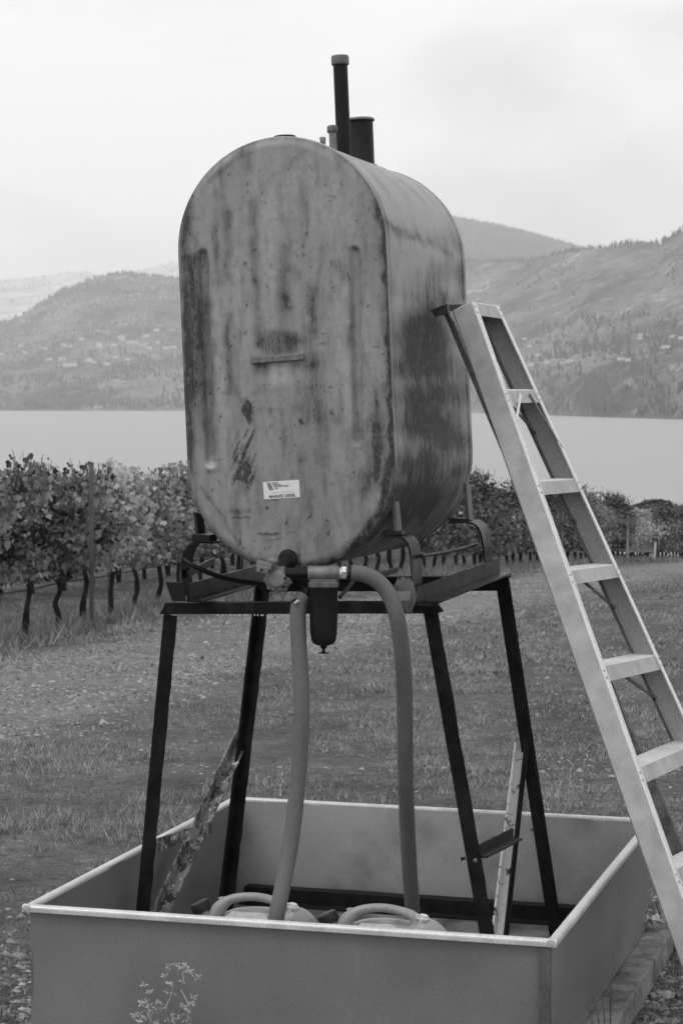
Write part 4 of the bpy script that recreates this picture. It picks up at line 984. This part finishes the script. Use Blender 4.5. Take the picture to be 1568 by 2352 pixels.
mb = MB(); mb.tube([P(424, 1284, 6.62), P(450, 1302, 6.6), P(520, 1329, 6.65), P(606, 1343, 6.7)], .0075, 10, smooth_path=6); wpart(mb, 'tie_rod', 'black')
mb = MB(); mb.tube([P(968, 1277, 6.5), P(1030, 1266, 6.85), P(1093, 1251, 7.2)], .006, 10, smooth_path=4); wpart(mb, 'tie_rod', 'black')
bar(P(430, 1318, 6.63), P(492, 1288, 7.0), (0, 0, 1), .022, .008, 'cross_strap'); bar(P(845, 1330, 7.0), P(912, 1308, 7.3), (0, 0, 1), .018, .01, 'cross_strap'); bar(P(780, 1372, 6.6), P(812, 1335, 7.0), (0, 0, 1), .012, .008, 'cross_strap')

# outlet, valve, filter
YV = 6.28
fa, fc_ = ud(662, 1284)
pv = TM @ Vector((fa, -.002, fc_)); vc = P(638, 1330, YV)
mb = MB(); mb.lathe([(.030, .02), (.030, -.002), (.027, -.010), (.018, -.012), (.018, -.03)], pv, Vector(EY), 26); mb.tube([pv, pv + Vector((-.02, -.07, -.02)), vc + Vector((.0, .05, .01))], .018, 14, smooth_path=4); wpart(mb, 'outlet_flange', 'black_dull')
gear = []
mb = MB(); ng = 40
pr = []
ax_ = Vector((-.10, -1, .12)).normalized()
mb.lathe([(.026, -.03), (.036, -.024), (.0375, .002), (.035, .008), (.027, .011), (.0255, .017), (.018, .019), (0, .019)], vc, ax_, 30)
xx = ax_.orthogonal().normalized(); yy = ax_.cross(xx)
for k in range(9):
    an_ = 6.283 * k / 9; c_ = vc + (xx * math.cos(an_) + yy * math.sin(an_)) * .0345 - ax_ * .008
    mb.lathe([(.0075, -.012), (.0075, .010), (.005, .014), (0, .014)], c_, ax_, 6, False)
for k in range(9):
    an_ = 6.283 * (k + .5) / 9; c_ = vc + (xx * math.cos(an_) + yy * math.sin(an_)) * .031 + ax_ * .006; mb.box(c_, (.006, .008, .006))
pump = wpart(mb, 'pump_body', 'castalu', 0)
mb = MB(); mb.box(P(607, 1297, YV - .01), (.045, .05, .018), Matrix.Rotation(.25, 3, 'Y')); mb.box(P(603, 1308, YV - .03), (.036, .012, .02), Matrix.Rotation(.2, 3, 'Y'))
mb.lathe([(.012, 0), (.014, .004), (.012, .014), (.006, .016), (0, .016)], P(628, 1292, YV - .01), (0, 0, 1), 14); wpart(mb, 'pump_head', 'castalu', .0025)
for (u, v) in ((601, 1309), (655, 1328), (652, 1347)):
    mb = MB(); mb.lathe([(.0045, 0), (.0045, .004), (0, .005)], P(u, v, YV - .048 if u < 620 else YV - .03), (0, -1, 0), 6, False); wpart(mb, 'bolt_head', 'black')
mb = MB(); mb.tube([P(655, 1317, YV), P(712, 1318, YV)], .0165, 18); mb.lathe([(.0195, 0), (.0195, .012)], P(695, 1317, YV), (1, 0, 0), 8, False); wpart(mb, 'inlet_pipe', 'black')
# filter head
mb = MB(); hc = P(743, 1317, YV); mb.lathe([(.019, -.046), (.022, -.044), (.0225, .044), (.019, .046)], hc, (1, 0, .0), 24); wpart(mb, 'filter_head', 'castalu')
mb = MB(); mb.box(P(743, 1342, YV), (.088, .06, .016)); mb.box(P(743, 1334, YV), (.078, .045, .012)); wpart(mb, 'head_collar', 'cap', .003)
bc = P(743, 1350, YV); z2 = lambda v: P(743, v, YV).z - bc.z
mb = MB(); mb.lathe([(.042, .002), (.041, z2(1352)), (.0405, z2(1420)), (.039, z2(1455)), (.036, z2(1470)), (.030, z2(1478)), (.018, z2(1482)), (.011, z2(1483))], bc, (0, 0, 1), 32); fb = wpart(mb, 'filter_bowl', 'black')
mb = MB(); mb.lathe([(.0095, z2(1480)), (.0095, z2(1488)), (.006, z2(1489)), (.004, z2(1493)), (.004, z2(1500))], bc, (0, 0, 1), 10); mb.box(bc + Vector((0, 0, z2(1500))), (.030, .006, .0035)); mb.box(bc + Vector((.0, 0, z2(1497))), (.012, .004, .006)); wpart(mb, 'drain_cock', 'black_dull')
mb = MB(); mb.lathe([(.0165, 0), (.0195, .002), (.0195, .014), (.017, .016)], P(784, 1316, YV), (1, 0, 0), 6, False); mb.lathe([(.0165, 0), (.0165, .006)], P(780, 1316, YV), (1, 0, 0), 20); wpart(mb, 'hose_nut', 'nut', .001)
mb = MB(); mb.lathe([(.0195, 0), (.021, .004), (.021, .018), (.0195, .02)], P(798, 1316, YV), (1, 0, 0), 20); wpart(mb, 'hose_coupling', 'black')
mb = MB(); mb.tube([P(708, 1352, 6.3), P(703, 1362, 6.3), P(695, 1372, 6.3)], .016, 12, smooth_path=4); mb.tube([P(684, 1378, 6.27), P(673, 1382, 6.25)], .006, 8); wpart(mb, 'return_elbow', 'black')
mb = MB(); mb.box(P(681, 1382, 6.25), (.018, .012, .009), Matrix.Rotation(-.6, 3, 'Y')); wpart(mb, 'elbow_valve', 'nut', .002)

# hoses
def hose(pts, label, r_=.0235):
    w_ = [P(*p) for p in pts]; base = w_[-1].copy(); mb = MB(); mb.tube([p - base for p in w_], r_, 20, smooth_path=10); o = mb.build('fuel_hose', 'hose', loc=base); return tag(o, label, 'fuel hose', None)
hose([(697, 1370, 6.30), (688, 1385, 6.29), (684, 1410, 6.28), (686, 1480, 6.27), (692, 1580, 6.25), (692, 1660, 6.24), (685, 1780, 6.23), (670, 1920, 6.20), (652, 2020, 6.16), (634, 2110, 6.12), (622, 2190, 6.12), (640, 2290, 6.2)],
     'grey rubber hose hanging left of the black filter bowl, curving down into the tray')
hose([(806, 1316, 6.28), (835, 1319, 6.28), (868, 1336, 6.28), (895, 1370, 6.28), (912, 1420, 6.28), (922, 1490, 6.30), (928, 1580, 6.34), (930, 1700, 6.4), (933, 1850, 6.5), (940, 1990, 6.62), (946, 2080, 6.70), (950, 2180, 6.8)],
     'grey rubber hose arching right from the bright nut, dropping straight into the tray', .0238)

# clear plastic bag tied by the beam, loose film below it
m, t, b = newmat('clear_plastic'); M['bag'] = m
b.inputs['Base Color'].default_value = g(.16); b.inputs['Roughness'].default_value = .18; b.inputs['Alpha'].default_value = .42; b.inputs['Specular IOR Level'].default_value = .8
bump(t, b, ntex(t, 22, 2, .5, (1, 1, .5), dist=2.), .5, .008)
c0_ = P(932, 1366, 6.3); mb = MB(); vs = []; fs = []; nu, nv = 28, 26
for i in range(nu + 1):
    f_ = i / nu; zz = .048 - .098 * f_; rr_ = .014 + .018 * math.sin(min(1, f_ * 1.15) * math.pi) ** .8 if f_ < .95 else .012
    cxx = -.008 + .014 * f_
    for j in range(nv):
        an_ = 6.283 * j / nv; k_ = 1 + .16 * noise.noise(Vector((math.cos(an_) * 2, math.sin(an_) * 2, f_ * 4)))
        vs.append((c0_.x + cxx + math.cos(an_) * rr_ * k_, c0_.y + math.sin(an_) * rr_ * .6 * k_, c0_.z + zz + .005 * math.sin(an_ * 3)))
for i in range(nu):
    for j in range(nv): fs.append((i * nv + j, i * nv + (j + 1) % nv, (i + 1) * nv + (j + 1) % nv, (i + 1) * nv + j))
mb.add(vs, fs, True); mb.v = [tuple(Vector(x) - c0_) for x in mb.v]; tag(mb.build('plastic_bag', 'bag', loc=c0_), 'crumpled clear plastic bag bunched beside the right hose at the beam', 'plastic bag')
m2 = m.copy(); m2.name = 'thin_film'; M['film'] = m2; m2.node_tree.nodes['Principled BSDF'].inputs['Alpha'].default_value = .22
c1_ = P(890, 1400, 6.52); mb = MB(); vs = []
for i in range(19):
    f_ = i / 18
    for j in range(9):
        g_ = j / 8 - .5; vs.append((-.018 * f_ + g_ * (.012 + .05 * math.sin(f_ * 2.2)), .02 * math.sin(g_ * 9 + f_ * 3) * f_, -.15 * f_ + .008 * math.sin(g_ * 7)))
mb.add(vs, [(i * 9 + j, i * 9 + j + 1, i * 9 + j + 10, i * 9 + j + 9) for i in range(18) for j in range(8)], True); tag(mb.build('plastic_film', 'film', loc=c1_), 'thin torn strip of clear film hanging below the beam left of the right hose', 'plastic film')

# ------------------------------------------------------------------ jerry cans
def jerry(c, rz, label):
    T_ = thing('jerry_can', label, 'jerry can', c, 'grey plastic jerry cans in the tray')
    BASE[T_.name] = Vector((0, 0, 0)); T_.rotation_euler = (0, 0, rz)
    # rounded body built as stacked super-ellipse sections, x = length
    mb = MB(); n = 40; secs = [(.0, .165, .095, 0), (.01, .18, .105, 0), (.12, .185, .11, 0), (.24, .185, .11, 0), (.265, .183, .108, 0), (.285, .175, .10, 0), (.30, .160, .085, .006), (.308, .14, .06, .008), (.312, .10, .03, .01)]
    vs = []
    for (z, lx, ly, sx_) in secs:
        for j in range(n):
            an_ = 6.283 * j / n; ca, sa = math.cos(an_), math.sin(an_); p_ = .55
            x = math.copysign(abs(ca) ** p_, ca) * lx; y = math.copysign(abs(sa) ** p_, sa) * ly
            zz = z
            if z > .26: zz = z - .045 * (x / .185) ** 2 - (.02 * (x < -.08) * (abs(x) - .08) / .1)
            vs.append((x + sx_, y, zz))
    fs = [(i * n + j, i * n + (j + 1) % n, (i + 1) * n + (j + 1) % n, (i + 1) * n + j) for i in range(len(secs) - 1) for j in range(n)] + [tuple(range((len(secs) - 1) * n, len(secs) * n))]
    mb.add(vs, fs, True); body = mb.build('body', 'jerry', T_)
    md = body.modifiers.new('sub', 'SUBSURF'); md.levels = 1; md.render_levels = 1
    mb = MB(); mb.tube([(-.125, 0, .262), (-.105, 0, .305), (-.07, 0, .336), (-.01, 0, .348), (.05, 0, .342), (.095, 0, .322), (.115, 0, .275)], [.026, .022, 0.0135, .0125, .0125, .016, .03], 16, smooth_path=6); mb.tube([(-.135, 0, .27), (-.145, 0, .262)], .028, 14); mb.build('handle', 'jerry', T_)
    mb = MB(); mb.tube([(.10, 0, .27), (.125, 0, .285), (.155, 0, .268), (.178, 0, .235)], [.035, .04, .038, .02], 14, smooth_path=4); mb.build('shoulder', 'jerry', T_)
    ax_ = Vector((-.45, 0, 1)).normalized(); cp = Vector((-.150, 0, .296))
    mb = MB(); mb.lathe([(.022, -.03), (.022, .012)], cp, ax_, 20); mb.build('neck', 'jerry', T_)
    mb = MB()
    pf_ = [(.026, .002), (.027, .004), (.027, .030), (.024, .033), (0, .033)]; mb.lathe(pf_, cp, ax_, 24)
    xo = ax_.orthogonal().normalized(); yo = ax_.cross(xo)
    for k in range(20):
        an_ = 6.283 * k / 20; q_ = cp + (xo * math.cos(an_) + yo * math.sin(an_)) * .0275; mb.tube([q_ + ax_ * .004, q_ + ax_ * .030], .002, 5)
    mb.build('spout_cap', 'capblack', T_)
    mb = MB(); vp = Vector((.118, -.01, .318)); mb.lathe([(.014, -.02), (.014, .004), (.018, .005), (.018, .012), (.012, .014), (.012, .018), (0, .018)], vp, (.25, -.1, 1), 8, False); mb.box(vp + Vector((-.012, -.008, .014)), (.014, .01, .012)); mb.build('vent_cap', 'white', T_)
    mb = MB(); mb.lathe([(.008, 0), (.008, .01), (0, .011)], (-.095, 0, .333), (-.3, 0, 1), 10); mb.build('knob', 'jerry', T_)
    mb = MB()
    mb.add([(-.05, -.055, .316), (.04, -.060, .316), (.075, -.088, .300), (-.07, -.088, .300)], [(0, 3, 2, 1)]); mb.build('label_panel', 'jerrylabel', T_)
    return T_
za = ZF - .020
j1 = P(582, 2100, 6.28); j1.z = za; jerry(j1, -.20, 'left jerry can in the tray, behind the bottom of the left hose')
j2 = P(878, 2120, 6.14); j2.z = za; jerry(j2, -.20, 'right jerry can in the tray, between the bottoms of the two hoses')

# ------------------------------------------------------------------ ladder
nT, nB = P(1082, 694, 6.74), P(1652, 2310, 5.98)
fT, fB = P(1143, 702, 7.05), P(1883, 2330, 6.62)
T = thing('step_ladder', 'aluminium step ladder leaning its top against the right side of the tank', 'ladder', (nB + fB) / 2)
sdir = ((fT + fB) / 2 - (nT + nB) / 2).normalized(); rdir = ((nB + fB) / 2 - (nT + fT) / 2).normalized(); nrmL = rdir.cross(sdir).normalized()
if nrmL.x < 0: nrmL = -nrmL           # faces right: the climbing side
WW = .066
def railpart(p0, p1, inward, name, web, w_=WW):
    # web plane spans rail direction and -nrmL ; front flange at p0-p1 line
    ax = (p1 - p0).normalized(); xn = -(nrmL - ax * nrmL.dot(ax)).normalized(); yi = Vector(inward); yi = (yi - ax * yi.dot(ax)); yi = (yi - xn * yi.dot(xn)).normalized()
    mb = MB(); mb.sweep([(0, 0), (w_, 0), (w_, .0028), (0, .0028)], p0, p1, xn, yi, 1); rl = mb.build(name, web, T, bevel=.0008)
    mb = MB(); mb.sweep([(-.0028, 0), (-.0028, .030), (.0, .030), (.0, 0)], p0, p1, xn, yi, 1)
    mb.sweep([(-.0045, .026), (-.0045, .030), (-.0028, .030), (-.0028, .026)], p0, p1, xn, yi, 1); mb.build('front_flange', 'alu_edge', rl, loc=(0, 0, 0), bevel=.0006)
    mb = MB(); mb.sweep([(w_, 0), (w_ + .0028, 0), (w_ + .0028, .022), (w_, .022)], p0, p1, xn, yi, 1); mb.build('rear_flange', 'alu_dark', rl, loc=(0, 0, 0))
    for ch in rl.children: 
        pass
    return rl, xn, yi
def fixchild(rl):
    for ch in rl.children: ch.location = (0, 0, 0)
rlN, xnN, yiN = railpart(nT, nB, sdir, 'rail', 'alu'); rlF, xnF, yiF = railpart(fT, fB, -sdir, 'rail', 'alu_in')
# place steps: top edge of each step front as measured along the near rail
def tnear(v):                          # parameter along near rail line for image row v
    lo, hi = 0., 1.
    for _ in range(40):
        m_ = (lo + hi) / 2; p = nT.lerp(nB, m_) - O; vv = CV - F * p.dot(UP) / p.dot(FW)
        if vv < v: lo = m_
        else: hi = m_
    return lo
def tfar(v):
    lo, hi = -.1, 1.
    for _ in range(40):
        m_ = (lo + hi) / 2; p = fT.lerp(fB, m_) - O; vv = CV - F * p.dot(UP) / p.dot(FW)
        if vv < v: lo = m_
        else: hi = m_
    return lo
steps = [(694, 705), (896, 897), (1107, 1101), (1312, 1297), (1532, 1505), (1766, 1706), (2000, 1925), (2230, 2150)]
for k, (v0, v1) in enumerate(steps):
    tn_, tf_ = tnear(v0), tfar(v1); a_ = nT.lerp(nB, tn_) + yiN * .004; b_ = fT.lerp(fB, tf_) + yiF * .004
    ax = (b_ - a_).normalized(); dn = (rdir - ax * rdir.dot(ax)).normalized()
    # step top is level-ish: depth direction goes back to the tank, turned to be horizontal
    axN = (nB - nT).normalized(); bk = (xnN - axN * (xnN.z / axN.z)); WS = WW * bk.length; bk = bk.normalized()
    if bk.dot(xnN) < 0: bk = -bk
    if k == 0: bk = xnN.copy(); WS = WW
    fh = .043 if k < 4 else .047
    mb = MB(); mb.sweep([(0, 0), (.003, 0), (.003, fh), (.0, fh)], a_, b_, bk, dn, 1); pf_ = mb.build('step', 'alu', T, bevel=.0008)
    mb = MB(); mb.sweep([(.0, -.003), (WS, -.003), (WS, .0), (0, 0)], a_, b_, bk, dn, 1)
    for q_ in range(6): mb.sweep([(.010 + q_ * .010, -.0042), (.014 + q_ * .010, -.0042), (.014 + q_ * .010, -.003), (.010 + q_ * .010, -.003)], a_, b_, bk, dn, 1)
    mb.build('tread', 'alu_edge', pf_, loc=(0, 0, 0))
    mb = MB(); mb.sweep([(WS - .003, 0), (WS, 0), (WS, fh * .7), (WS - .003, fh * .7)], a_, b_, bk, dn, 1); mb.build('rear_lip', 'alu_dark', pf_, loc=(0, 0, 0))
    for (q0, xn_, yi_, d0, d1) in ((nT.lerp(nB, tn_), xnN, yiN, rdir, 0), (fT.lerp(fB, tf_), xnF, yiF, rdir, 0)):
        for s_ in (.012, .034):
            mb = MB(); c_ = q0 + rdir * s_ + yi_ * .010 - xn_ * .003; mb.lathe([(.0038, 0), (.0032, .0018), (.0012, .003), (0, .003)], c_, -xn_, 10); mb.build('rivet', 'rivet', T)
    if k in (1, 2, 3, 4):              # knee braces below the step
        if k == 1:
            pairs = [(a_.lerp(b_, .42), nT.lerp(nB, tn_ + .065) + yiN * .012 + bk * .02), (a_.lerp(b_, .70), fT.lerp(fB, tf_ + .085) + yiF * .006)]
            for (s0, s1) in pairs:
                mb = MB(); o1 = -bk * .005 + dn * .012; mb.v = []; tb = strip([s0 + o1, s0.lerp(s1, .3) + dn * .004 + o1 * .6, s1 + o1 * .2], nrmL.cross((s1 - s0).normalized()), .012, .0035, 4); tb.build('knee_brace', 'alu_edge' if s1 is pairs[0][1] else 'alu_dark', T, bevel=.0006)
        s0 = a_.lerp(b_, .5) + bk * (WW - .004) + dn * .03; s1 = fT.lerp(fB, tf_ + .05) + xnF * (WW - .006) + yiF * .008
        tb = strip([s0, s0.lerp(s1, .5), s1], nrmL.cross((s1 - s0).normalized()), .013, .004, 2); tb.build('knee_brace', 'alu_dark', T, bevel=.0006)
# top bracket lying over to the tank and rear legs folded in
q0 = P(1050, 706, 6.76)
mb = MB()
t0_, t1_, t2_, t3_ = P(988, 712, 6.80), P(1026, 697, 6.72), P(1062, 697, 7.0), P(1040, 712, 7.08)
dz = Vector((0, 0, -.004)); mb.add([t0_, t1_, t2_, t3_, t0_ + dz, t1_ + dz, t2_ + dz, t3_ + dz], [(0, 1, 2, 3), (7, 6, 5, 4), (0, 4, 5, 1), (1, 5, 6, 2), (2, 6, 7, 3), (3, 7, 4, 0)])
s0, s1, s2, s3 = P(988, 712, 6.80), P(1026, 698, 6.72), P(1030, 720, 6.72), P(998, 728, 6.80)
bk = Vector((.004, .012, 0)); mb.add([s0, s1, s2, s3, s0 + bk, s1 + bk, s2 + bk, s3 + bk], [(3, 2, 1, 0), (4, 5, 6, 7), (0, 1, 5, 4), (1, 2, 6, 5), (2, 3, 7, 6), (3, 0, 4, 7)])
mb.build('top_bracket', 'alu_dark', T, bevel=.001)
rT, rB = P(1024, 712, 6.86), P(1653, 2150, 6.50)
mb = MB(); ax = (rB - rT).normalized(); xn = (-nrmL + ax * nrmL.dot(ax)).normalized()
mb.add([rT, rT + xn * .012, rB + xn * .05, rB, rT + sdir * .003, rT + xn * .012 + sdir * .003, rB + xn * .05 + sdir * .003, rB + sdir * .003], [(0, 1, 2, 3), (7, 6, 5, 4), (0, 4, 5, 1), (1, 5, 6, 2), (2, 6, 7, 3), (3, 7, 4, 0)]); mb.sweep([(-.003, 0), (0, 0), (0, .018), (-.003, .018)], rT, rB, xn, sdir, 1); mb.build('rear_leg', 'alu_dark', T)
rT2, rB2 = fT.lerp(fB, .0) + Vector((-.03, .09, 0)), fT.lerp(fB, 1.) + Vector((-.02, .10, 0))
mb = MB(); mb.sweep([(.045, 0), (0, 0), (0, .003), (.045, .003)], rT2, rB2, xn, sdir, 1); mb.build('rear_leg', 'alu_dark', T)
for tq in (.97,):
    mb = MB(); mb.tube([rT.lerp(rB, tq), rT2.lerp(rB2, tq)], .01, 8); mb.build('rear_bar', 'alu_dark', T)
for ob in list(T.children):
    for ch in ob.children: ch.location = (0, 0, 0)
for (p, s_) in ((nB, sdir), (fB, -sdir)):
    mb = MB(); mb.box(p + nrmL * -.035 + Vector((0, 0, -.0)), (.085, .03, .05)); mb.build('foot', 'capblack', T, bevel=.005)

# ------------------------------------------------------------------ dry weed before the tray
wr = random.Random(21)
root = onz(395, 2560, .0); root = Vector((root.x, 5.78, 0))
T = thing('dry_weed', 'pale dry branching weed with star shaped seed heads before the tray front', 'weed', root)
mbS = MB(); heads = []
YW = 5.82
def wp(u, v): return P(u, v, YW + wr.uniform(-.05, .05))
paths = [[(400, 2560), (398, 2440), (404, 2380), (385, 2345), (383, 2310), (392, 2290), (397, 2262)],
         [(404, 2380), (430, 2352), (440, 2330), (435, 2312), (425, 2290), (414, 2268), (422, 2255), (419, 2232), (413, 2213)],
         [(422, 2232), (436, 2234)], [(436, 2234), (448, 2245), (455, 2248)], [(413, 2213), (396, 2215), (388, 2222), (382, 2238)], [(436, 2234), (428, 2218)],
         [(383, 2310), (365, 2306), (350, 2304), (338, 2300)], [(375, 2375), (350, 2350), (335, 2322), (320, 2330), (308, 2332)], [(350, 2350), (340, 2310), (334, 2290), (333, 2265)],
         [(398, 2440), (370, 2380), (345, 2360), (352, 2322)], [(385, 2345), (372, 2330), (350, 2326)], [(404, 2380), (400, 2350), (392, 2330)], [(398, 2440), (430, 2390), (436, 2350)], [(392, 2330), (380, 2322)]]
for pth in paths: mbS.tube([wp(*p) for p in pth], .0016, 5, smooth_path=3)
hd = [(412, 2222), (388, 2222), (379, 2240), (427, 2218), (436, 2228), (445, 2250), (455, 2243), (418, 2255), (398, 2262), (389, 2258), (333, 2262), (345, 2278), (381, 2278), (397, 2285), (444, 2290), (440, 2303), (365, 2300), (358, 2312), (338, 2298), (326, 2305), (350, 2322), (314, 2332), (333, 2336), (392, 2330), (415, 2328), (431, 2322), (421, 2310), (402, 2342), (385, 2345), (366, 2350), (350, 2350), (344, 2310), (436, 2344), (372, 2318), (310, 2330), (318, 2345), (425, 2345), (408, 2332)]
mbS.build('stem', 'weed', T)
for (u, v) in hd:
    c_ = wp(u, v); mb = MB()
    for k in range(9):
        d_ = Vector((wr.gauss(0, 1), wr.gauss(0, .7), wr.gauss(0, 1))).normalized() * wr.uniform(.008, .016); n_ = d_.orthogonal().normalized() * .0016
        mb.add([c_ + n_, c_ - n_, c_ + d_ * .6 + n_ * 1.6, c_ + d_, c_ + d_ * .6 - n_ * 1.6], [(0, 2, 3, 4, 1)])
    mb.build('seed_head', 'weed', T)
# a green blade tuft at the right wall
q = onz(1352, 2352, .08); T = thing('grass_tuft', 'few long grass blades growing up against the right tray wall', 'grass tuft', q)
mb = MB()
for k, (du, dv, u0, v0) in enumerate([(-30, -80, 1385, 2360), (-45, -60, 1375, 2352), (-12, -95, 1390, 2345), (5, -150, 1400, 2330), (-6, -120, 1402, 2340)]):
    s0 = P(u0, v0 + 60, 5.85); s1 = P(u0 + du * .5, v0 + dv * .5, 5.83); s2 = P(u0 + du, v0 + dv, 5.82)
    w_ = Vector((.0022, 0, 0)); mb.add([s0 - w_, s0 + w_, s1 + w_ * .8, s1 - w_ * .8, s2], [(0, 1, 2, 3), (3, 2, 4)])
mb.build('blades', 'alu_dark', T)

# ------------------------------------------------------------------ haze over the lake valley
m = bpy.data.materials.new('haze_air'); m.use_nodes = True; t = m.node_tree; t.nodes.clear()
pv_ = nn(t, 'ShaderNodeVolumePrincipled'); pv_.inputs['Color'].default_value = g(1.0); pv_.inputs['Density'].default_value = .85e-4; pv_.inputs['Anisotropy'].default_value = .2
ou = nn(t, 'ShaderNodeOutputMaterial'); L(t, pv_.outputs[0], ou.inputs['Volume'])
mb = MB(); mb.box((0, 8100, 480), (14000, 17000, 1080)); hz = mb.build('haze', m, kind='stuff'); tag(hz, 'pale mist filling the valley over the lake and hills', 'haze')
